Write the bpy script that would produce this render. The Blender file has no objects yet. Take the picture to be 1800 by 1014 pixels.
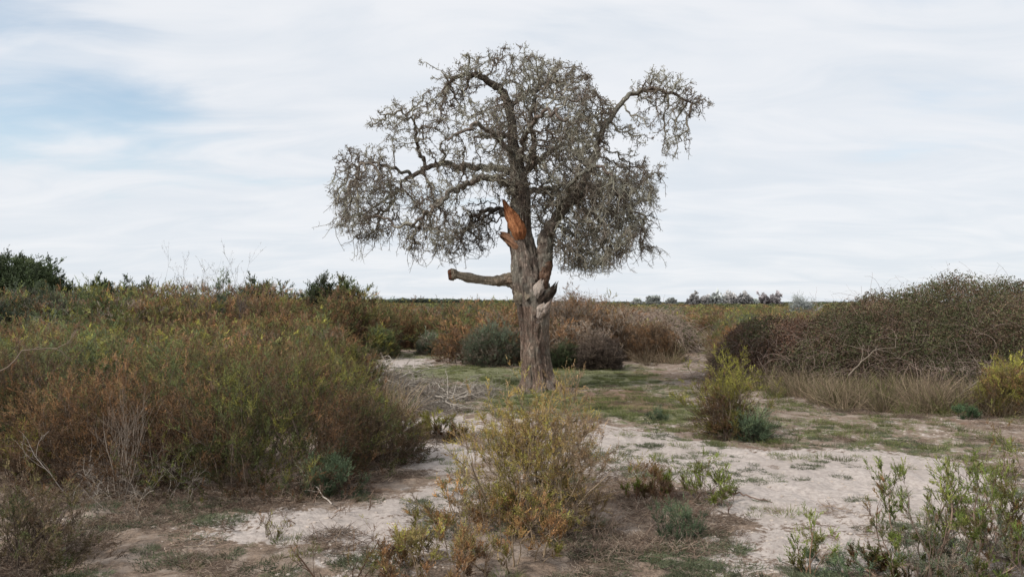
import bpy, math, random
import numpy as np
from mathutils import Vector, kdtree, Matrix

RNG = np.random.default_rng(7)
random.seed(7)
scene = bpy.context.scene
COL = scene.collection
F, CX, HY, EYE = 1400.0, 900.0, 531.0, 1.6      # focal length and horizon row of the photograph, eye height

# ------------------------------------------------------------------ maths
def unit(v):
    return v / np.maximum(np.linalg.norm(v, axis=-1, keepdims=True), 1e-9)
def _hash(i, j, k, seed):
    h = (i * 73856093) ^ (j * 19349663) ^ (k * 83492791) ^ (seed * 2654435761 & 0x7fffffff)
    h = (h ^ (h >> 13)) * 1274126177 & 0x7fffffff
    h = h ^ (h >> 16)
    return (h & 0xffff) / 65535.0
def noise(p, seed=0):
    p = np.asarray(p, float)
    if p.shape[-1] == 2:
        p = np.concatenate([p, np.zeros(p.shape[:-1] + (1,))], -1)
    f = np.floor(p); t = p - f; t = t * t * (3 - 2 * t); f = f.astype(np.int64)
    r = 0
    for a in (0, 1):
        for b in (0, 1):
            for c in (0, 1):
                w = (t[..., 0] if a else 1 - t[..., 0]) * (t[..., 1] if b else 1 - t[..., 1]) * (t[..., 2] if c else 1 - t[..., 2])
                r = r + w * _hash(f[..., 0] + a, f[..., 1] + b, f[..., 2] + c, seed)
    return r
def fbm(p, o=4, seed=0):
    p = np.asarray(p, float); s = 0; a = .5; n = 0
    for i in range(o):
        s = s + a * noise(p * 2 ** i, seed + i); n += a; a *= .5
    return s / n
def ground_xy(px, py):
    d = EYE * F / (py - HY)
    return ((px - CX) / F * d, d)
def terrain(x, y):
    x = np.asarray(x, float); y = np.asarray(y, float)
    p = np.stack([x, y], -1)
    near = 1 / (1 + (np.hypot(x, y) / 40) ** 2)
    h = .10 * (fbm(p / 1.7, 3, 3) - .5) * near
    h = h + near * (.075 * (fbm(p / .35, 3, 9) - .5) + .040 * (fbm(p / .11, 2, 5) - .5) * np.clip((14 - y) / 3, 0, 1))
    return h
def gz(x, y):
    return float(terrain(np.array([x]), np.array([y]))[0])

# ------------------------------------------------------------------ geometry collector
class Geo:
    def __init__(s): s.v = []; s.q = []; s.t = []; s.c = []; s.n = 0
    def add(s, v, q=None, t=None, c=(1, 1, 1)):
        v = np.asarray(v, np.float32).reshape(-1, 3)
        c = np.asarray(c, np.float32)
        if c.ndim == 1: c = np.tile(c, (len(v), 1))
        s.v.append(v); s.c.append(c[:, :3])
        if q is not None and len(q): s.q.append(np.asarray(q) + s.n)
        if t is not None and len(t): s.t.append(np.asarray(t) + s.n)
        s.n += len(v)
    def merge(s, o):
        for a in o.q: s.q.append(a + s.n)
        for a in o.t: s.t.append(a + s.n)
        s.v += o.v; s.c += o.c; s.n += o.n
        return s
    def mesh(s, name, mat, smooth=False):
        v = np.concatenate(s.v); c = np.concatenate(s.c)
        q = np.concatenate(s.q) if s.q else np.zeros((0, 4), int)
        t = np.concatenate(s.t) if s.t else np.zeros((0, 3), int)
        me = bpy.data.meshes.new(name)
        me.vertices.add(len(v)); me.vertices.foreach_set('co', v.ravel())
        loops = np.concatenate([q.ravel(), t.ravel()]).astype(np.int32)
        me.loops.add(len(loops)); me.loops.foreach_set('vertex_index', loops)
        st = np.concatenate([np.arange(len(q)) * 4, len(q) * 4 + np.arange(len(t)) * 3]).astype(np.int32)
        me.polygons.add(len(st)); me.polygons.foreach_set('loop_start', st)
        me.update(calc_edges=True)
        ca = me.attributes.new('Col', 'FLOAT_COLOR', 'POINT')
        ca.data.foreach_set('color', np.concatenate([c, np.ones((len(c), 1), np.float32)], 1).ravel())
        if smooth: me.polygons.foreach_set('use_smooth', np.ones(len(st), bool))
        me.materials.append(mat)
        return me
    def obj(s, name, mat, parent=None, smooth=False, loc=None, link=True):
        o = bpy.data.objects.new(name, s.mesh(name, mat, smooth))
        if link: COL.objects.link(o)
        if parent: o.parent = parent
        if loc is not None: o.location = loc
        return o

def tubes(geo, P, R, sides=3, col=(.2, .18, .15)):
    """N tubes of K points each, in one go. col: (3,) or (N,3) or (N,K,3)"""
    P = np.asarray(P, float); R = np.asarray(R, float)
    N, K, _ = P.shape
    if N == 0: return
    T = np.gradient(P, axis=1) if K > 2 else np.repeat(P[:, 1:] - P[:, :1], 2, 1)
    T = unit(T); m = unit(P[:, -1] - P[:, 0])
    ref = np.where(np.abs(m[:, 2:3]) < .8, np.array([[0, 0, 1.]]), np.array([[1., 0, 0]]))[:, None]
    A = unit(np.cross(T, np.broadcast_to(ref, T.shape))); B = np.cross(T, A)
    th = np.arange(sides) / sides * 2 * math.pi
    V = P[:, :, None] + R[:, :, None, None] * (A[:, :, None] * np.cos(th)[:, None] + B[:, :, None] * np.sin(th)[:, None])
    idx = np.arange(N * K * sides).reshape(N, K, sides); r = np.roll(idx, -1, 2)
    q = np.stack([idx[:, :-1], r[:, :-1], r[:, 1:], idx[:, 1:]], -1).reshape(-1, 4)
    c = np.asarray(col, float)
    if c.ndim == 1: c = np.broadcast_to(c, (N, K, 3))
    elif c.ndim == 2: c = np.broadcast_to(c[:, None], (N, K, 3))
    c = np.repeat(c.reshape(-1, 3), sides, 0)
    geo.add(V.reshape(-1, 3), q=q, c=c)

def leaves(geo, p, d, L, W, c, rng, fold=0.0):
    """N rhombus leaves"""
    n = len(p); side = unit(np.cross(d, rng.normal(size=(n, 3))))
    L = np.broadcast_to(np.asarray(L, float), (n,))[:, None]; W = np.broadcast_to(np.asarray(W, float), (n,))[:, None]
    V = np.stack([p, p + d * L * .45 + side * W, p + d * L, p + d * L * .45 - side * W], 1)
    geo.add(V.reshape(-1, 3), q=np.arange(n * 4).reshape(n, 4), c=np.repeat(c, 4, 0))

def wander(rng, start, d, length, K, wob, up):
    """polylines (N,K,3) leaving start in direction d"""
    N = len(start); P = np.zeros((N, K, 3)); P[:, 0] = start; d = unit(d)
    seg = (np.asarray(length, float) / (K - 1)).reshape(-1, 1)
    for k in range(1, K):
        d = unit(d + rng.normal(size=(N, 3)) * wob + np.array([0, 0, up]))
        P[:, k] = P[:, k - 1] + d * seg
    return P
def along(P, i, t):
    K = P.shape[1]; f = t * (K - 1); k = np.minimum(f.astype(int), K - 2); u = (f - k)[:, None]
    a, b = P[i, k], P[i, k + 1]
    return a * (1 - u) + b * u, unit(b - a)
def ramp(pal, t):
    pal = np.asarray(pal, float); t = np.clip(t, 0, .9999) * (len(pal) - 1); k = t.astype(int); u = (t - k)[:, None]
    return pal[k] * (1 - u) + pal[k + 1] * u

# palettes: base colours from dead to fresh
BROWN, RUST, OLIVE, GREEN, YG, GG = (.100, .064, .040), (.165, .090, .042), (.118, .097, .040), (.076, .093, .035), (.168, .158, .038), (.078, .095, .058)
DUN, GREYB, STRAW, DKG, ORA = (.15, .11, .075), (.17, .145, .12), (.30, .235, .14), (.035, .048, .022), (.24, .14, .058)
PAL_HEATH = [BROWN, RUST, BROWN, OLIVE, GREEN, OLIVE, YG]
PAL_RUST = [BROWN, BROWN, RUST, (.185, .112, .055), OLIVE, GREEN]
PAL_GREEN = [BROWN, OLIVE, GREEN, GREEN, GG, YG]
PAL_GREY = [DUN, GREYB, GG, GG, (.10, .12, .085)]
PAL_YEL = [BROWN, RUST, OLIVE, YG, YG, (.21, .20, .04)]
PAL_DUN = [BROWN, DUN, GREYB, DUN, RUST]
PAL_DARK = [(.03, .03, .02), DKG, (.05, .062, .03), (.06, .055, .035)]
PAL_TEAL = [(.055, .075, .045), (.07, .10, .055), (.09, .12, .07), (.115, .14, .07)]
PAL_FRESH = [OLIVE, (.12, .15, .03), (.15, .185, .035), (.19, .20, .045)]

def shrub(seed, H=1.2, R=1.0, stems=30, kids=(6, 6), nspray=7, spray=.09, nleaf=12, leaf=.018, lw=.0028, pal=PAL_HEATH,
          base=.5, spread=.55, up=.10, wob=.16, ang=.75, stem_r=.009, stem_col=(.17, .13, .10), tsh=0.0, lens=(.5, .42), lean=(0, 0), leafdir=.75, tipbias=.35, stem_sides=4, cl=3.0, skirt=1.0, tmin0=.12, tint=1.0, fill=0, fillen=.16, lumpy=1.0):
    rng = np.random.default_rng(seed)
    S, L = Geo(), Geo()
    a = rng.random(stems) * 6.283; rr = np.sqrt(rng.random(stems))
    disc = np.stack([np.cos(a) * rr, np.sin(a) * rr], 1)
    start = np.concatenate([disc * R * base, np.full((stems, 1), -.03)], 1)
    d = np.concatenate([disc * spread * (1 + .4 * rng.normal(size=(stems, 1))) + rng.normal(size=(stems, 2)) * .12 + np.array(lean), np.ones((stems, 1))], 1)
    ln = H * (.60 + .26 * rng.random(stems)) * (1 - .35 * rr ** 2)
    sk = (np.arange(stems) % 3 == 0) & (skirt > 0)                    # short outward shoots close the foot of the bush
    d[sk, 2] *= .35; start[sk, :2] *= 1.15; ln[sk] = np.maximum(R * .45, H * .3) * (.5 + .6 * rng.random(sk.sum())) * skirt
    P = wander(rng, start, d, ln, 7, wob, up); r0 = stem_r * (.5 + rng.random(stems))
    prof = np.linspace(1, .45, 7)
    jc = np.array(stem_col) * (.65 + .7 * rng.random((stems, 1)))
    tubes(S, P, r0[:, None] * prof, stem_sides, jc)
    par, rad, tmin = P, r0 * .5, tmin0
    for lv, k in enumerate(kids):
        n = len(par); i = np.repeat(np.arange(n), k); t = tmin + (1 - tmin) * rng.random(len(i)) ** (1 - tipbias)
        p, tg = along(par, i, t)
        plen = np.linalg.norm(par[i, -1] - par[i, 0], axis=1)
        d = tg + unit(rng.normal(size=(len(i), 3))) * ang + np.array([0, 0, up * 1.5])
        C = wander(rng, p, d, plen * lens[min(lv, len(lens) - 1)] * (.5 + .8 * rng.random(len(i))), 5, wob * 1.2, up * .8)
        rad = np.maximum(rad[i] * .62, .0012)
        tubes(S, C, rad[:, None] * np.linspace(1, .4, 5), 3, np.array(stem_col) * (.6 + .7 * rng.random((len(i), 1))))
        par = C; tmin = .2
    if fill:                                                          # twigs through a lumpy mound, most of them near its skin
        u = unit(rng.normal(size=(fill, 3)) * np.array([1, 1, .9])); u[:, 2] = np.abs(u[:, 2]) * 1.0
        lump = .945 + lumpy * 1.05 * (fbm(u * 3.0 + seed * .37, 3, seed + 3) - .5) + .12 * (rng.random(fill) < .06)
        rf = (.42 + .56 * rng.random(fill) ** .5) * lump
        c0 = np.array([lean[0], lean[1], 0]) * .3
        p0 = np.stack([u[:, 0] * R, u[:, 1] * R, u[:, 2] * H * .93], 1) * rf[:, None] + c0
        nrm = unit(np.stack([u[:, 0] / R, u[:, 1] / R, u[:, 2] / H], 1))
        d = nrm * .7 + unit(rng.normal(size=(fill, 3))) * .75 + np.array([0, 0, .30])
        C = wander(rng, p0, d, fillen * (.5 + .9 * rng.random(fill)), 5, wob * 1.3, .03)
        C[:, :, 2] = np.maximum(C[:, :, 2], .01)
        tubes(L, C, .0016 * np.linspace(1, .5, 5)[None].repeat(fill, 0), 3, np.array(stem_col) * (.5 + .7 * rng.random((fill, 1))))
        par = np.concatenate([par, C])
    n = len(par); i = np.repeat(np.arange(n), nspray); t = .15 + .85 * rng.random(len(i)) ** .8
    p, tg = along(par, i, t)
    ax = unit(tg + unit(rng.normal(size=(len(i), 3))) * .7 + np.array([0, 0, .35]))
    sl = spray * (.5 + .9 * rng.random(len(i)))
    off = rng.random(3) * 50
    bt = (.17 * rng.normal(size=n))[i]; bb = (.55 + .85 * rng.random(n) ** 1.3)[i][:, None]
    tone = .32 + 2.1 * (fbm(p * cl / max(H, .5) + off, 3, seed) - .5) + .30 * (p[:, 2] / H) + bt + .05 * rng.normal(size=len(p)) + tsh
    c = ramp(pal, tone) * bb * (.8 + .4 * rng.random((len(p), 1))) * (.55 + .75 * (p[:, 2:3] / H)) * 1.8 * tint  # shading painted into the leaves: dark at the foot, lighter at the top
    m = nleaf; j = np.repeat(np.arange(len(p)), m); s = np.tile((np.arange(m) + .5) / m, len(p))
    lp = p[j] + ax[j] * (sl[j] * s)[:, None]
    ld = unit(ax[j] + unit(rng.normal(size=(len(j), 3))) * leafdir)
    cc = c[j] * (.85 + .3 * rng.random((len(j), 1)))
    keep = lp[:, 2] > .004
    leaves(L, lp[keep], ld[keep], (leaf * (.6 + .7 * rng.random(len(j))) * (1 - .35 * s))[keep], lw * (.7 + .6 * rng.random(keep.sum())), cc[keep], rng)
    return S, L

def bramble(seed, RX, RY, H, canes=1500, nleaf=9000, lscale=.026, pal=None, cane_col=(.20, .15, .125), lo=.25, leaf_lo=.3, arch=1.0, cr=.0035, ex=.55):
    """mound of arching canes with leaves on its upper side"""
    rng = np.random.default_rng(seed); S, L = Geo(), Geo()
    pal = pal or [(.085, .05, .034), (.115, .074, .048), (.08, .064, .04), (.068, .072, .034), (.10, .09, .05), (.12, .08, .052)]
    def surf(x, y):
        r2 = (x / RX) ** 2 + (y / RY) ** 2
        q = np.stack([x + seed, y], -1)
        return H * np.maximum(0, 1 - r2 ** 1.6) ** ex * (.74 + .44 * fbm(q * .9, 3, seed)) 
    a = rng.random(canes) * 6.283; r = np.sqrt(rng.random(canes)) * .97
    x, y = np.cos(a) * r * RX, np.sin(a) * r * RY
    z = surf(x, y) * (.93 - rng.random(canes) ** 1.5 * .75)
    K = 8; P = np.zeros((canes, K, 3)); P[:, 0] = np.stack([x, y, z], 1)
    out = np.stack([x / RX, y / RY, 0 * x], 1); d = unit(unit(rng.normal(size=(canes, 3))) + out * .5 + np.array([0, 0, .12]))
    seg = (.035 + .075 * rng.random((canes, 1))) * (.7 + H / 4) * arch
    for k in range(1, K):
        d = unit(d + rng.normal(size=d.shape) * .18 + np.array([0, 0, -.17]) * arch)
        P[:, k] = P[:, k - 1] + d * seg
    P[:, :, 2] = np.maximum(P[:, :, 2], .01)
    hgt = P[:, 0, 2:3] / H
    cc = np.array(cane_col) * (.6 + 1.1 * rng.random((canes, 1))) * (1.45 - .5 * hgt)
    tubes(S, P, cr * .85 * (.4 + rng.random((canes, 1))) * np.linspace(1, .5, K), 3, cc)
    a = rng.random(nleaf) * 6.283; r = rng.random(nleaf) ** .42
    x, y = np.cos(a) * r * RX, np.sin(a) * r * RY
    h = surf(x, y); u = rng.random(nleaf)
    z = h * (1.02 - u ** 1.6 * .7) + .05 * rng.normal(size=nleaf) + .10 * (noise(np.stack([x * 3.5, y * 3.5], 1), 6) - .5)
    keep = (z > H * leaf_lo * rng.random(nleaf) * 1.5) & (z > .03)
    p = np.stack([x, y, z], 1)[keep]
    n = len(p); j = np.repeat(np.arange(n), 3)
    d = unit(rng.normal(size=(n * 3, 3)) + np.array([0, 0, .2]))
    tone = -.1 + 1.15 * fbm(p * 1.9, 3, seed + 4) + .2 * rng.normal(size=n)
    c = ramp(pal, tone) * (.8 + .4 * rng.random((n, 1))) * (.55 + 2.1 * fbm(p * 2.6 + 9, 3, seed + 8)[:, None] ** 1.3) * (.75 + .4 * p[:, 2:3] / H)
    leaves(L, p[j] + d * .01, d, lscale * (.6 + .8 * rng.random(n * 3)), lscale * .33, c[j], rng)
    return S, L

# ------------------------------------------------------------------ materials
def nt(name):
    m = bpy.data.materials.new(name); m.use_nodes = True; t = m.node_tree
    for n in list(t.nodes): t.nodes.remove(n)
    return m, t, t.nodes, t.links
def foliage_mat(name, trans=.2, rough=.6, vary=.25):
    m, t, N, L = nt(name)
    out = N.new('ShaderNodeOutputMaterial'); at = N.new('ShaderNodeAttribute'); at.attribute_name = 'Col'
    oi = N.new('ShaderNodeObjectInfo'); mr = N.new('ShaderNodeMapRange')
    mr.inputs['To Min'].default_value = 1 - vary; mr.inputs['To Max'].default_value = 1 + vary
    L.new(oi.outputs['Random'], mr.inputs['Value'])
    mul = N.new('ShaderNodeVectorMath'); mul.operation = 'SCALE'
    L.new(at.outputs['Color'], mul.inputs[0]); L.new(mr.outputs[0], mul.inputs['Scale'])
    d = N.new('ShaderNodeBsdfPrincipled'); d.inputs['Roughness'].default_value = rough; d.inputs['Specular IOR Level'].default_value = .18
    L.new(mul.outputs[0], d.inputs['Base Color'])
    if trans > 0:
        tr = N.new('ShaderNodeBsdfTranslucent'); L.new(mul.outputs[0], tr.inputs['Color'])
        mx = N.new('ShaderNodeMixShader'); mx.inputs[0].default_value = trans
        L.new(d.outputs[0], mx.inputs[1]); L.new(tr.outputs[0], mx.inputs[2]); L.new(mx.outputs[0], out.inputs[0])
    else: L.new(d.outputs[0], out.inputs[0])
    return m
M_LEAF = foliage_mat('leaf_material'); M_STEM = foliage_mat('stem_material', 0, .85, .12); M_PLANT = foliage_mat('plant_material', .2, .7, .45)

def bark_mat(name, scale=9, dist=.03, crack=.55):
    m, t, N, L = nt(name)
    out = N.new('ShaderNodeOutputMaterial'); at = N.new('ShaderNodeAttribute'); at.attribute_name = 'Col'
    tc = N.new('ShaderNodeTexCoord'); mp = N.new('ShaderNodeMapping'); mp.inputs['Scale'].default_value = (1, 1, .28)
    L.new(tc.outputs['Object'], mp.inputs['Vector'])
    n1 = N.new('ShaderNodeTexNoise'); n1.inputs['Scale'].default_value = scale * 3; n1.inputs['Detail'].default_value = 9; n1.inputs['Roughness'].default_value = .7
    n2 = N.new('ShaderNodeTexNoise'); n2.inputs['Scale'].default_value = scale * .9; n2.inputs['Detail'].default_value = 6
    vo = N.new('ShaderNodeTexVoronoi'); vo.feature = 'DISTANCE_TO_EDGE'; vo.inputs['Scale'].default_value = scale * 2.2
    L.new(mp.outputs[0], n1.inputs['Vector']); L.new(tc.outputs['Object'], n2.inputs['Vector'])
    wp = N.new('ShaderNodeMix'); wp.data_type = 'RGBA'; wp.blend_type = 'LINEAR_LIGHT'; wp.inputs[0].default_value = .12
    L.new(mp.outputs[0], wp.inputs[6]); L.new(n1.outputs['Color'], wp.inputs[7]); L.new(wp.outputs[2], vo.inputs['Vector'])
    r = N.new('ShaderNodeMapRange'); r.inputs['From Max'].default_value = .22; r.inputs['To Min'].default_value = 1 - crack; L.new(vo.outputs['Distance'], r.inputs['Value'])
    r2 = N.new('ShaderNodeMapRange'); r2.inputs['From Min'].default_value = .3; r2.inputs['From Max'].default_value = .7
    r2.inputs['To Min'].default_value = .62; r2.inputs['To Max'].default_value = 1.35; L.new(n1.outputs[0], r2.inputs['Value'])
    k = N.new('ShaderNodeMath'); k.operation = 'MULTIPLY'; L.new(r.outputs[0], k.inputs[0]); L.new(r2.outputs[0], k.inputs[1])
    sc = N.new('ShaderNodeVectorMath'); sc.operation = 'SCALE'; L.new(at.outputs['Color'], sc.inputs[0]); L.new(k.outputs[0], sc.inputs['Scale'])
    # lichen
    lr = N.new('ShaderNodeMapRange'); lr.inputs['From Min'].default_value = .50; lr.inputs['From Max'].default_value = .62; lr.inputs['To Max'].default_value = .45
    L.new(n2.outputs[0], lr.inputs['Value'])
    mx = N.new('ShaderNodeMix'); mx.data_type = 'RGBA'; mx.inputs[7].default_value = (.40, .40, .34, 1)
    L.new(lr.outputs[0], mx.inputs[0]); L.new(sc.outputs[0], mx.inputs[6])
    d = N.new('ShaderNodeBsdfPrincipled'); d.inputs['Roughness'].default_value = .9; d.inputs['Specular IOR Level'].default_value = .15
    L.new(mx.outputs[2], d.inputs['Base Color'])
    b = N.new('ShaderNodeBump'); b.inputs['Distance'].default_value = dist; b.inputs['Strength'].default_value = .9
    L.new(k.outputs[0], b.inputs['Height']); L.new(b.outputs[0], d.inputs['Normal']); L.new(d.outputs[0], out.inputs[0])
    return m, mx, lr
M_BARK, _, lb_ = bark_mat('bark_material'); lb_.inputs['To Max'].default_value = .28
M_WOOD, _, lr_ = bark_mat('torn_wood_material', 14, .02, .35); lr_.inputs['To Max'].default_value = 0.0
M_TWIG = foliage_mat('twig_material', 0, .9, 0)

def ground_mat():
    m, t, N, L = nt('ground_material')
    out = N.new('ShaderNodeOutputMaterial'); at = N.new('ShaderNodeAttribute'); at.attribute_name = 'Col'
    sp = N.new('ShaderNodeSeparateColor'); L.new(at.outputs['Color'], sp.inputs[0])
    tc = N.new('ShaderNodeTexCoord')
    def nz(scale, det=8, rough=.62, off=(0, 0, 0), st=(1, 1, 1)):
        mp = N.new('ShaderNodeMapping'); mp.inputs['Location'].default_value = off; mp.inputs['Scale'].default_value = st
        n = N.new('ShaderNodeTexNoise'); n.inputs['Scale'].default_value = scale; n.inputs['Detail'].default_value = det; n.inputs['Roughness'].default_value = rough
        L.new(tc.outputs['Object'], mp.inputs[0]); L.new(mp.outputs[0], n.inputs['Vector']); return n.outputs[0]
    def mth(op, a, b):
        n = N.new('ShaderNodeMath'); n.operation = op
        for i, v in ((0, a), (1, b)):
            if isinstance(v, (int, float)): n.inputs[i].default_value = v
            else: L.new(v, n.inputs[i])
        return n.outputs[0]
    def rng_(v, a, b, c=0., d=1.):
        n = N.new('ShaderNodeMapRange'); n.inputs[1].default_value = a; n.inputs[2].default_value = b; n.inputs[3].default_value = c; n.inputs[4].default_value = d
        n.interpolation_type = 'SMOOTHSTEP'; L.new(v, n.inputs[0]); return n.outputs[0]
    def mix(f, a, b):
        n = N.new('ShaderNodeMix'); n.data_type = 'RGBA'
        if isinstance(f, float): n.inputs[0].default_value = f
        else: L.new(f, n.inputs[0])
        for i, v in ((6, a), (7, b)):
            if isinstance(v, tuple): n.inputs[i].default_value = (*v, 1)
            else: L.new(v, n.inputs[i])
        return n.outputs[2]
    big, mid, fine, grain = nz(1.1), nz(4.5, 9, .68, (4, 2, 0)), nz(22, 8, .7, (9, 1, 0)), nz(160, 4, .6)
    sand = mix(rng_(big, .35, .65), (.44, .385, .35), (.54, .48, .44))
    sand = mix(rng_(fine, .35, .62), (.36, .31, .28), sand)
    sand = mix(mth('MULTIPLY', rng_(grain, .5, .75), .25), sand, (.62, .55, .51))
    lit = mix(rng_(fine, .38, .62), (.13, .095, .072), (.27, .20, .15))
    lit = mix(rng_(grain, .52, .72), lit, (.38, .30, .235))
    soil = mix(rng_(mid, .35, .65), (.22, .175, .14), (.32, .26, .215))
    grn = mix(rng_(fine, .38, .6), (.075, .10, .04), (.19, .19, .095))
    red = mix(rng_(fine, .35, .65), (.12, .07, .045), (.23, .13, .085))
    # cover of litter and herbs on the sand
    cov = mth('ADD', mth('ADD', mth('MULTIPLY', mid, .62), mth('MULTIPLY', fine, .50)), mth('MULTIPLY', nz(70, 5, .7, (2, 8, 3)), .18))           # about .65 +- .2
    s = sp.outputs[0]
    fs = rng_(mth('ADD', mth('SUBTRACT', cov, .65), mth('MULTIPLY', mth('SUBTRACT', s, .5), .56)), -.03, .03)   # 1 = bare sand
    base = mix(rng_(mid, .42, .58), lit, soil)
    c = mix(fs, base, sand)
    cg = mth('ADD', mth('MULTIPLY', nz(6.5, 9, .7, (3, 7, 1)), .8), mth('MULTIPLY', nz(30, 6, .7, (1, 7, 1)), .45))
    fg = rng_(mth('ADD', mth('SUBTRACT', cg, .63), mth('MULTIPLY', mth('SUBTRACT', sp.outputs[1], .5), .60)), -.03, .04)
    c = mix(mth('MULTIPLY', fg, .85), c, grn)
    cr = mth('ADD', mth('MULTIPLY', nz(5, 9, .7, (13, 7, 1)), .8), mth('MULTIPLY', nz(40, 6, .7, (1, 3, 1)), .4))
    fr = rng_(mth('ADD', mth('SUBTRACT', cr, .6), mth('MULTIPLY', mth('SUBTRACT', sp.outputs[2], .5), .66)), -.05, .08)
    c = mix(mth('MULTIPLY', fr, .6), c, red)
    d = N.new('ShaderNodeBsdfPrincipled'); d.inputs['Roughness'].default_value = .95; d.inputs['Specular IOR Level'].default_value = .1
    L.new(c, d.inputs['Base Color'])
    h = mth('ADD', mth('MULTIPLY', mid, .5), mth('ADD', mth('MULTIPLY', fine, .3), mth('MULTIPLY', grain, .05)))
    b = N.new('ShaderNodeBump'); b.inputs['Distance'].default_value = .10; b.inputs['Strength'].default_value = .75
    L.new(h, b.inputs['Height']); L.new(b.outputs[0], d.inputs['Normal']); L.new(d.outputs[0], out.inputs[0])
    return m

# ------------------------------------------------------------------ tagging
def tag(o, label, cat, group=None, kind=None):
    o['label'] = label; o['category'] = cat
    if group: o['group'] = group
    if kind: o['kind'] = kind
    return o
def empty(name, loc, label, cat, group=None, rz=0.0, sc=1.0):
    o = bpy.data.objects.new(name, None); COL.objects.link(o); o.empty_display_size = .2
    o.location = loc; o.rotation_euler = (0, 0, rz); o.scale = (sc, sc, sc) if not isinstance(sc, tuple) else sc
    return tag(o, label, cat, group)

# ------------------------------------------------------------------ ground
def poly_world(pts): return np.array([ground_xy(*p) for p in pts])
CLEAR = poly_world([(-700, 1300), (-700, 862), (0, 858), (180, 862), (300, 872), (450, 878), (560, 870), (640, 850), (700, 800), (700, 745), (650, 690), (640, 628), (652, 615), (790, 612),
                    (800, 640), (915, 645), (1095, 645), (1110, 632), (1200, 630), (1190, 592), (1265, 590), (1280, 640), (1350, 690), (1500, 715), (1700, 730), (2300, 745), (2300, 1300)])
def inside(poly, x, y):
    r = np.zeros(np.shape(x), bool); j = len(poly) - 1
    for i in range(len(poly)):
        xi, yi = poly[i]; xj, yj = poly[j]
        c = ((yi > y) != (yj > y)) & (x < (xj - xi) * (y - yi) / (yj - yi + 1e-12) + xi)
        r ^= c; j = i
    return r
# patches: (px, py, half width px, half height px, value)
SAND = [(770, 748, 70, 14, .9), (775, 805, 65, 30, .95), (730, 880, 90, 40, .75), (560, 925, 200, 38, .72), (720, 960, 160, 40, .6), (1180, 790, 150, 35, .9), (1420, 835, 330, 38, 1.05),
        (1650, 870, 260, 50, .9), (1330, 885, 150, 35, .85), (1330, 960, 220, 50, .6), (1120, 800, 80, 50, .7), (700, 640, 60, 12, .7), (720, 660, 80, 12, .5), (880, 660, 70, 8, .5),
        (1440, 740, 180, 16, .35), (1700, 800, 200, 16, .35), (250, 930, 200, 30, .35), (1150, 850, 70, 40, .5), (850, 920, 120, 50, .5), (1225, 600, 40, 12, .9), (1560, 960, 200, 60, .6), (700, 700, 70, 14, .4),
        (1260, 720, 100, 10, .3), (900, 760, 160, 25, .5)]
GRN = [(1030, 664, 150, 26, .88), (900, 675, 100, 26, .8), (800, 655, 130, 16, .75), (1110, 720, 150, 24, .75), (960, 705, 120, 16, .75), (1450, 760, 220, 35, .5), (1650, 790, 200, 35, .5), (1180, 690, 80, 14, .5),
       (720, 625, 90, 8, .6), (1240, 840, 150, 20, .32), (1000, 700, 70, 14, .5), (850, 720, 80, 20, .45), (1500, 715, 200, 14, .35)]
RED = [(1100, 705, 90, 22, 1.0), (1160, 660, 90, 18, .55), (1230, 765, 60, 14, .7), (750, 715, 90, 20, .6), (1150, 880, 100, 40, .6), (1700, 745, 120, 14, .5), (1350, 785, 60, 12, .5), (650, 860, 80, 20, .5), (1190, 620, 50, 10, .6)]
def splat(lst, x, y, base, wob):
    r = np.full(x.shape, base)
    for (px, py, hx, hy, v) in lst:
        cx, cy = ground_xy(px, py); _, y0 = ground_xy(px, py - hy); _, y1 = ground_xy(px, py + hy)
        ry = (y0 - y1) / 2; rx = hx / F * cy
        d = ((x - cx) / rx) ** 2 + ((y - (y0 + y1) / 2) / ry) ** 2
        w = np.exp(-(d * wob) ** 1.5)
        r = np.maximum(r, base + (v - base) * w)
    return r
DARKP = [(60, 970, 200, 60, .2), (420, 880, 230, 12, .45), (1170, 890, 110, 55, .4), (970, 960, 150, 60, .35), (680, 850, 80, 26, .35), (350, 985, 160, 30, .3), (1290, 775, 70, 12, .4), (60, 880, 200, 25, .4), (1100, 970, 120, 30, .3), (1500, 722, 300, 10, .4)]  # patches of less sand and more litter; some paint shade beside shrubs
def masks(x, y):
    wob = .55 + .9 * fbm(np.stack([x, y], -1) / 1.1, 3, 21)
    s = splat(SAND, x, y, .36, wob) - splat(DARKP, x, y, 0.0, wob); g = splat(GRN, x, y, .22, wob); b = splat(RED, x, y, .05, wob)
    ins = inside(CLEAR, x, y)
    far = np.hypot(x, y) > 60
    s = np.where(ins, s, .0); g = np.where(ins, g - .16 * np.clip((8.5 - y) / 1.5, 0, 1), .15)
    return s, g, b
def graded(lo, hi, fine_lo, fine_hi, step, growth=1.09):
    a = list(np.arange(fine_lo, fine_hi, step)); s = step
    while a[-1] < hi: s = min(s * growth, 400); a.append(a[-1] + s)
    s = step; front = []; v = fine_lo
    while v > lo: s = min(s * growth, 400); v -= s; front.append(v)
    return np.array(front[::-1] + a)
gx = graded(-6000, 6000, -4.5, 5.2, .026, 1.05)
gy = graded(-3000, 9000, 4.2, 12.0, .026, 1.02)
X, Y = np.meshgrid(gx, gy)
Z = terrain(X, Y)
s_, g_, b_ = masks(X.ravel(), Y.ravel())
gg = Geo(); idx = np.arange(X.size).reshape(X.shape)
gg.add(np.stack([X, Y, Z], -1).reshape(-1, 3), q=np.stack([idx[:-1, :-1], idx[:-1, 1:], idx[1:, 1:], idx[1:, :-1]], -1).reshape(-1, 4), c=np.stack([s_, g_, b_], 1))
ground = gg.obj('ground', ground_mat(), smooth=True); ground['kind'] = 'structure'
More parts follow.
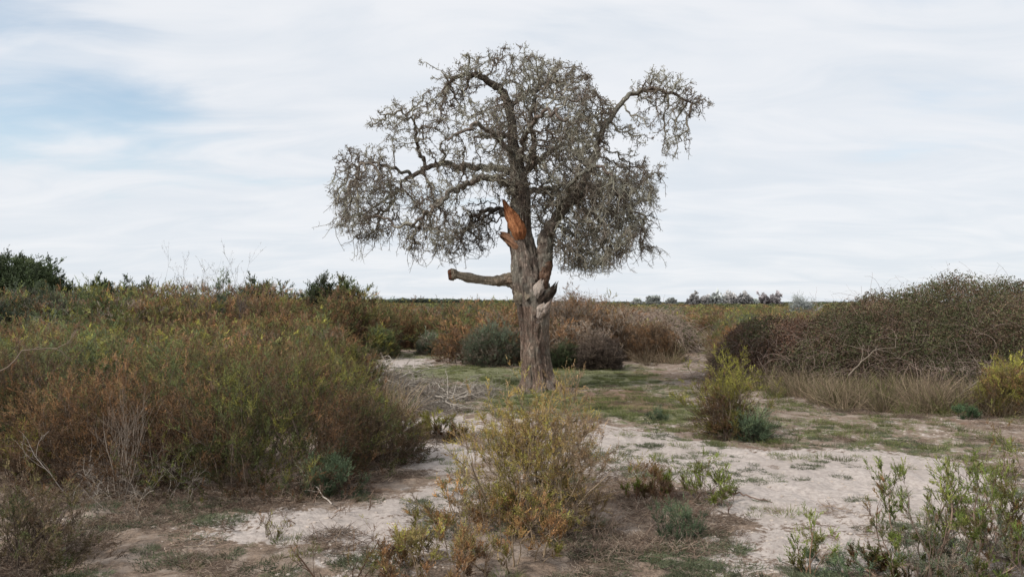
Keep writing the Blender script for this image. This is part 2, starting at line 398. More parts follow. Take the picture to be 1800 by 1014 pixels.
tag(ground, 'pale trampled sandy ground with thin grass and brown leaf litter', 'ground', kind='structure')

# ------------------------------------------------------------------ scatter of stuff
def proto_collection(name, geos, mat):
    c = bpy.data.collections.new(name)
    for k, g in enumerate(geos): c.objects.link(g.obj('%s.%03d' % (name, k), mat, link=False))
    return c
def scatter(name, label, cat, coll, pts, rot, scl, pick):
    me = bpy.data.meshes.new(name); n = len(pts)
    me.vertices.add(n); me.vertices.foreach_set('co', np.asarray(pts, np.float32).ravel())
    a = me.attributes.new('rot', 'FLOAT_VECTOR', 'POINT'); a.data.foreach_set('vector', np.asarray(rot, np.float32).ravel())
    a = me.attributes.new('scl', 'FLOAT_VECTOR', 'POINT'); a.data.foreach_set('vector', np.asarray(scl, np.float32).ravel())
    a = me.attributes.new('pick', 'INT', 'POINT'); a.data.foreach_set('value', np.asarray(pick, np.int32))
    o = bpy.data.objects.new(name, me); COL.objects.link(o); tag(o, label, cat, kind='stuff')
    t = bpy.data.node_groups.new(name + '_nodes', 'GeometryNodeTree')
    t.interface.new_socket('Geometry', in_out='INPUT', socket_type='NodeSocketGeometry'); t.interface.new_socket('Geometry', in_out='OUTPUT', socket_type='NodeSocketGeometry')
    N, L = t.nodes, t.links
    i, u = N.new('NodeGroupInput'), N.new('NodeGroupOutput')
    ci = N.new('GeometryNodeCollectionInfo'); ci.inputs['Collection'].default_value = coll; ci.inputs['Separate Children'].default_value = True; ci.inputs['Reset Children'].default_value = True
    ip = N.new('GeometryNodeInstanceOnPoints'); ip.inputs['Pick Instance'].default_value = True
    def attr(nm, ty):
        x = N.new('GeometryNodeInputNamedAttribute'); x.data_type = ty; x.inputs['Name'].default_value = nm
        return [s for s in x.outputs if s.enabled and s.name == 'Attribute'][0]
    L.new(i.outputs[0], ip.inputs['Points']); L.new(ci.outputs[0], ip.inputs['Instance'])
    L.new(attr('pick', 'INT'), ip.inputs['Instance Index']); L.new(attr('rot', 'FLOAT_VECTOR'), ip.inputs['Rotation']); L.new(attr('scl', 'FLOAT_VECTOR'), ip.inputs['Scale'])
    L.new(ip.outputs[0], u.inputs[0])
    md = o.modifiers.new('scatter', 'NODES'); md.node_group = t
    return o
def joined(sl): return Geo().merge(sl[0]).merge(sl[1])
def rots(n, rng, tilt=.1): return np.stack([rng.normal(size=n) * tilt, rng.normal(size=n) * tilt, rng.random(n) * 6.283], 1)

rng = np.random.default_rng(11)
# ---- heath scrub: too dense to count
kinds = [PAL_RUST, PAL_HEATH, PAL_HEATH, PAL_GREEN, PAL_DUN, PAL_RUST, PAL_GREEN, PAL_GREY]
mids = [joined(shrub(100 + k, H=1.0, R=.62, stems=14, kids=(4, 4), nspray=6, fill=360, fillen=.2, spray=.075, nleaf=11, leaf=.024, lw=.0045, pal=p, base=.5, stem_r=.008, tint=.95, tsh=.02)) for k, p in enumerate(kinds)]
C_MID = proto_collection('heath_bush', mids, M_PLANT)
n = 3000
y = 10.5 + (95 - 10.5) * rng.random(n) ** 1.35; x = (rng.random(n) * 2 - 1) * (y * .80 + 2)
ok = ~inside(CLEAR, x, y)
pxs = x / y * F + CX
MOUND_C = ground_xy(1690, 660)
ok &= ~((pxs > 1330) & (y < 24))
ok &= ~((pxs > 1090) & (pxs < 1330) & (y < 24) )
ok &= ~((np.abs(x) < 3) & (y < 12))
ok &= ~((pxs > 590) & (pxs < 800) & (y < 23))
for yy in (0.6,):
    q = inside(CLEAR, x, y - yy) ; ok &= ~q
x, y, pxs = x[ok], y[ok], pxs[ok]
def top_row(px):        # the row of the photograph that the scrub top reaches
    return np.interp(px, [-300, 0, 130, 300, 420, 560, 700, 760, 900, 940, 1000, 1080, 1130, 1200, 1400, 1800, 2400], [500, 503, 508, 512, 512, 512, 524, 531, 533, 528, 519, 528, 540, 543, 542, 535, 530])
hmax = EYE - (top_row(pxs) - HY) / F * 34.0
h = np.where(pxs < 1110, np.interp(y, [10, 17, 28, 45, 95], [.95, 1.08, 1.4, 1.0, 1.0]) * 1.0, 1.0)
h = np.where((y > 22) & (y < 42), hmax * (.68 + .36 * rng.random(len(y))), h * (.85 + .25 * rng.random(len(y))))
h = np.where(pxs > 1100, 1.0 * (.8 + .35 * rng.random(len(y))), h)
h = np.minimum(h, EYE - (top_row(pxs) - HY) / F * np.minimum(y, 45) - .06) / 1.0
w = h * (.8 + .5 * rng.random(len(h))) * np.where(y > 40, 1.5, 1.0)
patch = fbm(np.stack([x, y * .5], 1) / 4.0, 2, 77)
pick = np.clip(((patch - .25) * 2 * 7.99 + rng.normal(size=len(x)) * 1.4), 0, 7).astype(int)
pick = np.where((pxs > 925) & (pxs < 1130) & (y < 45), np.array([2, 4, 4, 4])[rng.integers(0, 4, len(x))], pick)
pick = np.where((pxs > 560) & (pxs < 925) & (rng.random(len(x)) < .75), np.array([0, 1, 4, 2, 5, 4])[rng.integers(0, 6, len(x))], pick)
scatter('heath_scrub', 'rust and olive coloured heath scrub filling the plain behind the clearing', 'scrub', C_MID, np.stack([x, y, terrain(x, y) - .02], 1), rots(len(x), rng, .06), np.stack([w, w, h], 1), pick)
print('scrub', len(x))
# ---- far scrub to the horizon
fars = [joined(shrub(150 + k, H=1.0, R=.8, stems=12, kids=(5, 4), nspray=4, spray=.16, nleaf=5, leaf=.10, lw=.02, pal=p, base=.7)) for k, p in enumerate([PAL_RUST, PAL_HEATH, PAL_DARK, PAL_GREEN])]
C_FAR = proto_collection('far_bush', fars, M_PLANT)
n = 3600
y = 90 * (900 / 90) ** rng.random(n); x = (rng.random(n) * 2 - 1) * y * .8
w = 1.3 + y / 70; h = .6 + .35 * rng.random(n)
scatter('distant_scrub', 'low distant scrub running to the horizon', 'scrub', C_FAR, np.stack([x, y, 0 * x], 1), rots(n, rng, 0), np.stack([w, w, h], 1), rng.integers(0, 4, n))
# ---- far-off wood along the horizon
n = 900
x = (rng.random(n) * 2 - 1) * 900; y = 820 + rng.random(n) * 160
px_ = x / y * F + CX
w = 9 + 8 * rng.random(n); h = 3.6 + 2.8 * fbm(np.stack([x / 60, y * 0], 1), 2, 5) + rng.random(n); h = np.where(px_ > 920, h * .3, h * .78)
wood = [joined(shrub(170 + k, H=1.0, R=.8, stems=14, kids=(5, 4), nspray=4, spray=.16, nleaf=5, leaf=.10, lw=.03, pal=[(.055, .07, .055), (.07, .09, .065), (.09, .105, .08)], base=.8)) for k in range(3)]
scatter('distant_wood', 'thin dark green line of woodland on the horizon', 'woodland', proto_collection('wood_tree', wood, M_PLANT), np.stack([x, y, 0 * x], 1), rots(n, rng, 0), np.stack([w, w, h], 1), rng.integers(0, 3, n))

# ---- ground cover
def tuft(seed, n, h, r, cols, bend=.5, w=.0016, flat=0):
    q = np.random.default_rng(seed); g = Geo(); a = q.random(n) * 6.283; rr = np.sqrt(q.random(n)) * r
    st = np.stack([np.cos(a) * rr, np.sin(a) * rr, 0 * a], 1)
    d = unit(np.stack([np.cos(a), np.sin(a), 0 * a], 1) * bend * q.random((n, 1)) * 1.5 + q.normal(size=(n, 3)) * .2 + np.array([0, 0, 1 - flat]))
    P = wander(q, st, d, h * (.4 + .8 * q.random(n)), 5, .12, -.10)
    P[:, :, 2] = np.maximum(P[:, :, 2], .002)
    c = ramp(cols, q.random(n)) * (.7 + .6 * q.random((n, 1)))
    tubes(g, P, w * np.linspace(1.1, .35, 5)[None] * (.6 + .8 * q.random((n, 1))), 3, c)
    return g
def litter(seed, n, r, cols, ln=.09, w=.0018, hz=.03):
    q = np.random.default_rng(seed); g = Geo(); a = q.random(n) * 6.283; rr = q.random(n) ** .6 * r
    st = np.stack([np.cos(a) * rr, np.sin(a) * rr, hz * q.random(n) * (1 - rr / r) + .003], 1)
    d = unit(q.normal(size=(n, 3)) * np.array([1, 1, .22]) + np.array([0, 0, .03]))
    P = wander(q, st, d, ln * (.3 + 1.1 * q.random(n)), 4, .22, 0); P[:, :, 2] = np.maximum(P[:, :, 2], .003)
    tubes(g, P, w * np.linspace(1, .5, 4)[None] * (.5 + q.random((n, 1))), 3, ramp(cols, q.random(n)) * (.6 + .7 * q.random((n, 1))))
    return g
GRC = [(.10, .13, .045), (.13, .17, .05), (.18, .20, .075), (.28, .24, .13)]
grass_p = [tuft(200 + k, 70, .06, .10, GRC, .9) for k in range(3)]
herb_p = [tuft(210 + k, 160, .030, .12, [(.11, .13, .075), (.13, .155, .09), (.19, .18, .11)], 1.6, .002) for k in range(3)]
dry_p = [tuft(240 + k, 90, .34, .18, [(.16, .18, .06), (.20, .21, .07), (.13, .15, .05), (.28, .24, .14)], .75, .003) for k in range(1)] + [tuft(220 + k, 90, .40, .16, [(.40, .32, .21), (.26, .20, .14), (.34, .26, .18), (.20, .15, .10), (.18, .18, .08)], .75, .0028) for k in range(3)]
LITC = [(.13, .09, .068), (.22, .155, .115), (.31, .235, .175), (.42, .345, .275)]
lit_p = [litter(230 + k, 160, .20, LITC) for k in range(4)]
C_GR, C_HB, C_DR, C_LT = (proto_collection(a, b, M_PLANT) for a, b in (('grass_tuft', grass_p), ('herb_mat', herb_p), ('dry_tuft', dry_p), ('litter_patch', lit_p)))
def candidates(n, y0, y1, seed):
    q = np.random.default_rng(seed); y = 1 / (1 / y1 + (1 / y0 - 1 / y1) * q.random(n)); y = y + 0; x = (q.random(n) * 2 - 1) * (.68 * y + .3)
    return x, y, q
def do_ground(name, label, cat, coll, x, y, sc, q, k):
    sc = sc * (.45 + 1.0 * q.random(len(x)))
    scatter(name, label, cat, coll, np.stack([x, y, terrain(x, y)], 1), rots(len(x), q, .04), np.stack([sc, sc, sc], 1), q.integers(0, k, len(x)))
    print(name, len(x))
x, y, q = candidates(24000, 4.3, 27, 31); s, g, b = masks(x, y); nn = fbm(np.stack([x, y], 1) / .5, 3, 8)
k = inside(CLEAR, x, y) & (q.random(len(x)) < np.clip((g - .15) * 1.8 + (nn - .5) * 2.5, 0, 1) * np.clip((y - 7) / 6, .05, 1))
do_ground('short_grass', 'short green grass growing on the ground around the tree', 'grass', C_GR, x[k], y[k], .85, q, 3)
x, y, q = candidates(9000, 4.3, 22, 32); s, g, b = masks(x, y); nn = fbm(np.stack([x, y], 1) / .45, 3, 18)
k = inside(CLEAR, x, y) & (q.random(len(x)) < np.clip(.10 + g * .5 + (nn - .54) * 4.5, 0, 1) * .75)
do_ground('herb_mats', 'flat grey green herb mats dotted over the sandy path', 'ground cover', C_HB, x[k], y[k], .8, q, 3)
x, y, q = candidates(9000, 4.2, 24, 33); s, g, b = masks(x, y); nn = fbm(np.stack([x, y], 1) / .6, 3, 28)
under = ~inside(CLEAR, x, y - .5) | ~inside(CLEAR, x, y + .9)
k = (q.random(len(x)) < np.clip(.62 - s * 1.3 + (nn - .5) * 3.2 + b * .4 + .4 * under - g * .25, 0.02, 1) * .34)
do_ground('twig_litter', 'brown dead twigs and leaf litter lying over the ground', 'litter', C_LT, x[k], y[k], .8, q, 4)
# dry grass along the foot of the bramble bank and scrub edges
edge = []
q = np.random.default_rng(34)
for (a, b, c, d, m) in [(1330, 688, 1500, 714, 46), (1500, 710, 1700, 726, 60), (1700, 722, 1850, 734, 24), (1340, 684, 1800, 722, 70), (1110, 634, 1200, 634, 30), (1270, 640, 1350, 690, 40), (1180, 600, 1270, 596, 70), (1240, 610, 1300, 640, 40), (640, 640, 700, 740, 14)]:
    t = q.random(m); px = a + (c - a) * t; py = b + (d - b) * t + q.normal(size=m) * 6 - 4 * q.random(m)
    X_, Y_ = ground_xy(px, py); edge.append(np.stack([X_, Y_], 1))
edge = np.concatenate(edge)
do_ground('dry_grass', 'straw coloured dry grass standing along the foot of the bramble bank', 'grass', C_DR, edge[:, 0], edge[:, 1] + .35 * q.random(len(edge)) * (edge[:, 0] > 2.5), 1.0, q, 4)

# ------------------------------------------------------------------ shrubs that can be told apart
def place_shrub(name, label, cat, px, py, S, L, rz=0.0, sc=1.0, group=None, dz=0.0, smat=M_STEM, lmat=M_LEAF, xy=None, kids=('stems', 'foliage')):
    x, y = xy or ground_xy(px, py)
    e = empty(name, (x, y, gz(x, y) + dz), label, cat, group, rz, sc)
    if S is not None and S.n: S.obj(kids[0], smat, e)
    if L is not None and L.n: L.obj(kids[1], lmat, e)
    return e
BIG = dict(kids=(4, 4), nspray=6, spray=.065, nleaf=12, leaf=.015, lw=.0028, fill=3000)
# the big left bank
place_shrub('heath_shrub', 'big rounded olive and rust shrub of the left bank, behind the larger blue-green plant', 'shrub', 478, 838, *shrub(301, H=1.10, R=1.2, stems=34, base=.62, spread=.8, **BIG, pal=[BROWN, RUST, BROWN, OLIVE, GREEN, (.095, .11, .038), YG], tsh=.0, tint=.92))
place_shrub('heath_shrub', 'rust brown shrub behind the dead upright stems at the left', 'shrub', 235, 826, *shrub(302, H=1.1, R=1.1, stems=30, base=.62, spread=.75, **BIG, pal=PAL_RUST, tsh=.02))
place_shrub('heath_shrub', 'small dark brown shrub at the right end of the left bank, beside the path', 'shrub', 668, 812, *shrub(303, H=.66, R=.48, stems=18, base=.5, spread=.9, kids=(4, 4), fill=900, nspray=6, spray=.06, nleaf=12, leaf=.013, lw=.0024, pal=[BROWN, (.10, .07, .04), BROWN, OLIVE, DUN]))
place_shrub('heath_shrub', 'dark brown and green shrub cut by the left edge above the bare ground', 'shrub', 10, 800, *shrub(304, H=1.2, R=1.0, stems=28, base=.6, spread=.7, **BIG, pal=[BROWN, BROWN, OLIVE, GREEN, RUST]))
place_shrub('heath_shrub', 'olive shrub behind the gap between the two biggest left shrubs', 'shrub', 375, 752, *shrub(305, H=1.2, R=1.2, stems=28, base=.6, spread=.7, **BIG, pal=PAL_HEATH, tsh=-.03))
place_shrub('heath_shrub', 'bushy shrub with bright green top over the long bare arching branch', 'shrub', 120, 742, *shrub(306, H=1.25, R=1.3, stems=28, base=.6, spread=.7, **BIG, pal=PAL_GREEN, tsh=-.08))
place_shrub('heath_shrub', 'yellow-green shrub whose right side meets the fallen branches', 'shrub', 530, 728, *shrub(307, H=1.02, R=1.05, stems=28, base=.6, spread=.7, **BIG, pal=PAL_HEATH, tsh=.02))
place_shrub('blue_green_plant', 'feathery blue-green plant at the foot of the big left shrub', 'plant', 585, 868, *shrub(310, H=.46, R=.28, stems=22, kids=(5, 3), nspray=5, spray=.08, nleaf=12, leaf=.02, lw=.0016, pal=PAL_TEAL, base=.5, spread=.75, stem_r=.004, stem_col=(.10, .12, .07)))
place_shrub('blue_green_plant', 'small green feathery plant below the big left shrub, over the litter', 'plant', 545, 872, *shrub(311, H=.36, R=.25, stems=14, kids=(4, 3), nspray=5, spray=.08, nleaf=10, leaf=.02, lw=.0016, pal=PAL_GREEN, base=.5, spread=.7, stem_r=.004))
place_shrub('yellow_green_shrub', 'yellow-green and orange sprig bush at the left edge on the litter', 'shrub', 30, 850, *shrub(312, H=.5, R=.35, stems=18, kids=(5, 4), nspray=5, spray=.06, nleaf=12, leaf=.013, lw=.0022, pal=PAL_YEL))
# mid distance, individually readable
def mid_shrub(name, label, px, py, top, wpx, pal, seed, tsh=0, **kw):
    x, y = ground_xy(px, py); H = EYE - (top - HY) / F * y; R = wpx / F * y / 2
    a = dict(stems=22, kids=(4, 4), nspray=6, fill=1400, fillen=.2, spray=.085, nleaf=10, leaf=.026, lw=.0045, base=.7, spread=.35 * R / H + .2); a.update(kw)
    return place_shrub(name, label, 'shrub', px, py, *shrub(seed, H=H * 1.05, R=R * .82, pal=pal, tsh=tsh, **a))
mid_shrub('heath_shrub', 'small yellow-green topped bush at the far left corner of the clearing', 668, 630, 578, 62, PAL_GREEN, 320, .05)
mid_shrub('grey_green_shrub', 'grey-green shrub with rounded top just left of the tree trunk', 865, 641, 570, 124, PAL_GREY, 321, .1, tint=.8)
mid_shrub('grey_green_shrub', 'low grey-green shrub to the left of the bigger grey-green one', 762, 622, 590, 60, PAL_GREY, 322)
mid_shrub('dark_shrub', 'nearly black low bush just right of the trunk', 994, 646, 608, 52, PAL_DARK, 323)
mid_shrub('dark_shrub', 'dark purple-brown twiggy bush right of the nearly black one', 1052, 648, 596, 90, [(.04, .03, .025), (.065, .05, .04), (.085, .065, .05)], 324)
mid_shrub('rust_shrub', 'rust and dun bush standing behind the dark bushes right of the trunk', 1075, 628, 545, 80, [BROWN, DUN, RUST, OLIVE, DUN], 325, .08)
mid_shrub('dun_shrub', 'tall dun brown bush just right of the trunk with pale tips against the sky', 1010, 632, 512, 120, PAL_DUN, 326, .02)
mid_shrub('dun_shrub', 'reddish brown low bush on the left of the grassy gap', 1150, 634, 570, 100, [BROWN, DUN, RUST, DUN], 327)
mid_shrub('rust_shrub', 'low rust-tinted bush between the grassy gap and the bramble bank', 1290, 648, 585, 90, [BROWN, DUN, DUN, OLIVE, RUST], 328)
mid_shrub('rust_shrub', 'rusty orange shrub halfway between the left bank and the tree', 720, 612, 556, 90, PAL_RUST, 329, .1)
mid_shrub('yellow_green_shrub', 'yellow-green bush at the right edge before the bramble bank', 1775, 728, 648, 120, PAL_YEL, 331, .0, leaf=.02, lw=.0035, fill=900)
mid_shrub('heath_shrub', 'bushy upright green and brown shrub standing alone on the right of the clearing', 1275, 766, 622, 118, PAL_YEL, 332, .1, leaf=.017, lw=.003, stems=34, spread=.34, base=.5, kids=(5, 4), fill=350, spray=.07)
mid_shrub('blue_green_plant', 'dark green leafy plant at the right foot of the lone upright shrub', 1322, 774, 728, 46, PAL_TEAL, 333, .0, stems=14, leaf=.016, lw=.003, fill=150)
# bramble banks
def bank(name, label, px, py, RX, RY, H, S, L, rz=0): return place_shrub(name, label, 'bramble', px, py, S, L, rz, kids=('canes', 'foliage'))
xb, yb = ground_xy(1700, 683)
place_shrub('bramble_bank', 'large bramble bank rising to the right edge, dark leaves over tangled grey canes', 'bramble', 0, 0, *bramble(401, 6.6, 3.1, 2.0, canes=12000, nleaf=180000, lscale=.031, ex=.58, pal=[(.085, .052, .036), (.12, .078, .052), (.09, .072, .042), (.07, .082, .036), (.09, .10, .045), (.13, .09, .056)]), xy=(11.3, 14.6), rz=-.05, kids=('canes', 'foliage'))
place_shrub('bramble_bank', 'lower bramble bank with bare reddish canes at the left end of the large one', 'bramble', 0, 0, *bramble(402, 2.0, 1.7, 1.32, canes=4600, nleaf=26000, lscale=.037, ex=.75, pal=[(.08, .045, .03), (.11, .065, .045), (.07, .065, .035), (.06, .075, .03)]), xy=(5.9, 15.9), kids=('canes', 'foliage'))
place_shrub('bramble_mound', 'mound of arching pale bare canes beyond the dark bushes', 'bramble', 0, 0, *bramble(403, 1.5, 1.2, 1.45, canes=3800, nleaf=700, lscale=.03, cane_col=(.30, .235, .19), arch=1.25, cr=.0055), xy=ground_xy(1135, 618), kids=('canes', 'foliage'))
place_shrub('bramble_mound', 'dun mound of dead canes right behind the trunk', 'bramble', 0, 0, *bramble(404, 1.6, 1.2, 1.75, canes=3600, nleaf=1500, lscale=.03, cane_col=(.24, .18, .14), arch=1.0, cr=.0055), xy=ground_xy(1000, 616), kids=('canes', 'foliage'))

# foreground plants
place_shrub('yellow_heath_shrub', 'airy yellow-green and straw shrub in the middle foreground before the tree', 'shrub', 945, 918,
            *shrub(501, H=1.17, R=.50, stems=34, kids=(7, 6), nspray=6, skirt=.8, fill=500, fillen=.12, spray=.05, nleaf=12, leaf=.012, lw=.0022, pal=[(.19, .135, .085), (.13, .085, .05), (.22, .15, .08), (.16, .125, .055), (.24, .155, .06), (.20, .175, .05), (.26, .185, .055), (.22, .205, .05)], base=.42, spread=.48, stem_r=.008, stem_col=(.27, .21, .15), tsh=.05, wob=.2, stem_sides=6), sc=.97)
place_shrub('yellow_heath_shrub', 'orange and straw low sprigs round the foot of the middle foreground shrub', 'shrub', 870, 965,
            *shrub(502, H=.48, R=.5, stems=28, kids=(5, 4), nspray=4, spray=.05, nleaf=12, leaf=.014, lw=.0025, pal=[RUST, ORA, OLIVE, YG, DUN], base=.8, spread=.5, stem_r=.005, stem_col=(.24, .18, .12)))
place_shrub('yellow_heath_shrub', 'yellow-green sprawling sprigs at the bottom edge left of the middle shrub', 'shrub', 770, 1020,
            *shrub(503, H=.34, R=.4, stems=24, kids=(5, 4), nspray=4, spray=.05, nleaf=12, leaf=.014, lw=.0025, pal=[BROWN, RUST, OLIVE, OLIVE, YG], base=.8, spread=.5, stem_r=.004, stem_col=(.24, .18, .12)))
place_shrub('sparse_seedling', 'thin leaning brown seedling with few leaves in front of the pale sand', 'plant', 600, 1030,
            *shrub(504, H=.62, R=.12, stems=5, kids=(5, 4), nspray=3, spray=.035, nleaf=8, leaf=.01, lw=.0018, pal=[RUST, OLIVE, YG, GREEN], base=.4, spread=.9, stem_r=.005, stem_col=(.12, .075, .05), lean=(-.25, 0)))
place_shrub('sparse_seedling', 'slim upright green-tipped seedling at the foot of the left litter', 'plant', 480, 945,
            *shrub(505, H=.24, R=.1, stems=6, kids=(4, 3), nspray=3, spray=.035, nleaf=8, leaf=.01, lw=.0018, pal=PAL_YEL, base=.4, stem_r=.003))
place_shrub('low_shrub', 'low yellow-green cushion on the sand between the left bank and the middle shrub', 'shrub', 775, 772,
            *shrub(506, H=.33, R=.32, stems=22, kids=(5, 4), nspray=6, spray=.05, nleaf=12, leaf=.015, lw=.0026, pal=PAL_YEL, base=.7, spread=.8, stem_r=.004))
place_shrub('low_shrub', 'low red-brown sprig with a fresh green tip right of the middle shrub', 'shrub', 1142, 878,
            *shrub(507, H=.30, R=.22, stems=18, kids=(4, 4), nspray=5, spray=.045, nleaf=12, leaf=.013, lw=.0022, pal=[BROWN, RUST, OLIVE, (.12, .15, .03), (.15, .18, .035)], base=.6, spread=.7, stem_r=.004, stem_col=(.16, .09, .06)))
place_shrub('low_shrub', 'leaning fresh green plant with a long bare trailing stem on the path', 'plant', 1250, 882,
            *shrub(508, H=.44, R=.25, stems=16, kids=(4, 4), nspray=4, spray=.05, nleaf=12, leaf=.014, lw=.0022, pal=PAL_FRESH, base=.6, spread=.55, stem_r=.005, stem_col=(.2, .15, .1), lean=(-.2, 0)))
place_shrub('blue_green_plant', 'rounded blue-green plant in the litter right of the middle shrub', 'plant', 1188, 938,
            *shrub(509, H=.24, R=.18, stems=22, kids=(4, 3), nspray=4, spray=.045, nleaf=12, leaf=.012, lw=.0014, pal=PAL_TEAL, base=.7, spread=.8, stem_r=.003, stem_col=(.08, .11, .06)))
FL = dict(kids=(6, 5), nspray=7, spray=.035, nleaf=14, leaf=.0105, lw=.0022, stem_r=.007, stem_col=(.23, .165, .125), leafdir=.7, stem_sides=6)
place_shrub('fleshy_leaved_shrub', 'branching shrub with upright bottlebrush green sprigs at the right foreground', 'shrub', 1625, 1018,
            *shrub(510, H=.80, R=.42, stems=20, **FL, pal=[RUST, OLIVE, (.11, .14, .035), (.13, .165, .04), (.17, .18, .05)], base=.5, spread=.95, wob=.2, up=.14, tsh=.12))
place_shrub('fleshy_leaved_shrub', 'green sprig shrub cut by the right edge of the foreground', 'shrub', 1812, 985,
            *shrub(511, H=.82, R=.35, stems=18, **FL, pal=[RUST, OLIVE, (.12, .14, .035), (.15, .17, .045)], base=.5, spread=.45, tsh=.08))
place_shrub('fleshy_leaved_shrub', 'small two-stemmed green sprig plant left of the right foreground shrub', 'plant', 1415, 1012,
            *shrub(512, H=.34, R=.12, stems=6, kids=(5, 3), nspray=4, spray=.045, nleaf=16, leaf=.012, lw=.0022, pal=[OLIVE, (.12, .15, .035), (.16, .18, .05)], base=.5, spread=.5, stem_r=.004, stem_col=(.22, .14, .09)))
place_shrub('blue_green_plant', 'blue-green ground plant at the bottom edge under the right foreground shrub', 'plant', 1560, 1030,
            *shrub(513, H=.22, R=.4, stems=30, kids=(4, 3), nspray=4, spray=.045, nleaf=12, leaf=.012, lw=.0014, pal=PAL_TEAL, base=.9, spread=.5, stem_r=.003, stem_col=(.08, .11, .06)))
place_shrub('grey_green_shrub', 'grey-green leafless-stemmed thicket below the right edge shrub', 'shrub', 1730, 1040,
            *shrub(514, H=.5, R=.45, stems=26, kids=(5, 4), nspray=4, spray=.05, nleaf=10, leaf=.012, lw=.0018, pal=PAL_GREY, base=.8, spread=.5, stem_r=.005, stem_col=(.2, .15, .12)))
place_shrub('small_herb', 'tiny dark green herb tuft alone on the right below the dry grass', 'plant', 1696, 738,
            *shrub(515, H=.20, R=.14, stems=14, kids=(4, 3), nspray=4, spray=.06, nleaf=8, leaf=.02, lw=.003, pal=[(.04, .065, .03), (.05, .08, .04)], base=.6, spread=.8, stem_r=.003))
place_shrub('small_herb', 'small grey-green herb on the litter below the tree, right of its foot', 'plant', 1155, 735,
            *shrub(516, H=.2, R=.15, stems=12, kids=(4, 3), nspray=3, spray=.06, nleaf=8, leaf=.02, lw=.0024, pal=PAL_TEAL, base=.6, spread=.7, stem_r=.003))
# dead shrubs
def dead(seed, H, R, stems, kids=(5, 4), col=(.30, .26, .22), **kw):
    a = dict(skirt=0, tmin0=.3, nspray=1, nleaf=1, spray=.01, leaf=.004, lw=.0008, stem_r=.0042, wob=.22, spread=.5, base=.4); a.update(kw)
    S, L = shrub(seed, H=H, R=R, stems=stems, kids=kids, stem_col=col, **a); return S, None
place_shrub('dead_shrub', 'upright bundle of bleached dead stems before the rust brown left shrub', 'dead shrub', 222, 872, *dead(520, .95, .16, 16, col=(.25, .205, .165), kids=(4, 3), spread=.22, wob=.09, up=.12), kids=('stems', 'x'))
place_shrub('dead_shrub', 'low grey tangle of dead twigs round the foot of the upright dead stems', 'dead shrub', 250, 880, *dead(521, .48, .6, 30, spread=.9, base=.8, up=0), kids=('stems', 'x'))
place_shrub('dead_shrub', 'single pale forked dead stem left of the upright dead bundle', 'dead shrub', 130, 880, *dead(522, .75, .05, 2, kids=(4, 3), spread=.3, lean=(-.3, 0), col=(.36, .32, .28), stem_r=.007), kids=('stems', 'x'))
place_shrub('dead_shrub', 'dark gnarled dead twigs with pale antler-like tips at the bottom left', 'dead shrub', 75, 965, *dead(523, .42, .22, 12, spread=.7, wob=.3, col=(.13, .10, .085), stem_r=.009), kids=('stems', 'x'))
place_shrub('dead_shrub', 'brown tangle of dead twigs under the middle foreground shrub', 'dead shrub', 1030, 945, *dead(524, .30, .6, 46, spread=1.2, base=.8, up=-.02, col=(.21, .155, .12), stem_r=.004), kids=('stems', 'x'))
place_shrub('dead_shrub', 'flat reddish brown dead twigs under the low sprigs on the path', 'dead shrub', 1200, 885, *dead(525, .2, .5, 36, spread=1.6, base=.8, up=-.04, col=(.19, .12, .09), stem_r=.004), kids=('stems', 'x'))
place_shrub('dead_shrub', 'brown dead twigs spilling at the foot of the big left shrub', 'dead shrub', 480, 885, *dead(526, .3, .9, 50, spread=1.1, base=.9, up=-.02, col=(.17, .12, .09), stem_r=.004), kids=('stems', 'x'))

def stick(name, label, cat, pts, r, seed, col=(.3, .26, .22), kids=7, klen=.3, mat=M_STEM, group=None, droop=0.0, sides=6):
    """one crooked branch with its side twigs; pts in world metres"""
    q = np.random.default_rng(seed); g = Geo(); P = np.array(pts, float); t = np.linspace(0, len(P) - 1, 14)
    C = np.stack([np.interp(t, np.arange(len(P)), P[:, i]) for i in range(3)], 1); C[1:] += q.normal(size=(13, 3)) * r * .9
    C = C[None]; base = C[0, 0].copy(); C = C - base
    tubes(g, C, r * np.linspace(1, .35, 14)[None], sides, np.array(col) * (.8 + .3 * q.random((1, 1))))
    i = np.zeros(kids, int); tt = .2 + .8 * q.random(kids); p, tg = along(C, i, tt)
    D = wander(q, p, tg + unit(q.normal(size=(kids, 3))) * np.array([1, 1, .5]), klen * (.5 + q.random(kids)), 6, .2, droop)
    if base[2] < .3: D[:, :, 2] = np.maximum(D[:, :, 2], .004 - base[2] + .01)
    tubes(g, D, r * .45 * np.linspace(1, .4, 6)[None].repeat(kids, 0), 4, np.array(col))
    j = np.repeat(np.arange(kids), 3); p, tg = along(D, j, .3 + .7 * q.random(len(j)))
    E = wander(q, p, tg + unit(q.normal(size=(len(j), 3))) * .8, klen * .35 * (.5 + q.random(len(j))), 4, .2, droop)
    tubes(g, E, r * .22 * np.linspace(1, .5, 4)[None].repeat(len(j), 0), 3, np.array(col) * .9)
    o = g.obj(name, mat, loc=base); return tag(o, label, cat, group)
def wpt(px, py, d): return ((px - CX) / F * d, d, EYE - (py - HY) / F * d)
stick('bare_branch', 'long bare pale branch arching out of the scrub at the left edge', 'branch', [wpt(-60, 680, 6.3), wpt(10, 650, 6.4), wpt(40, 615, 6.4), wpt(100, 612, 6.5), wpt(122, 602, 6.5), wpt(133, 580, 6.5)], .006, 61, (.22, .17, .13), 4, .14)
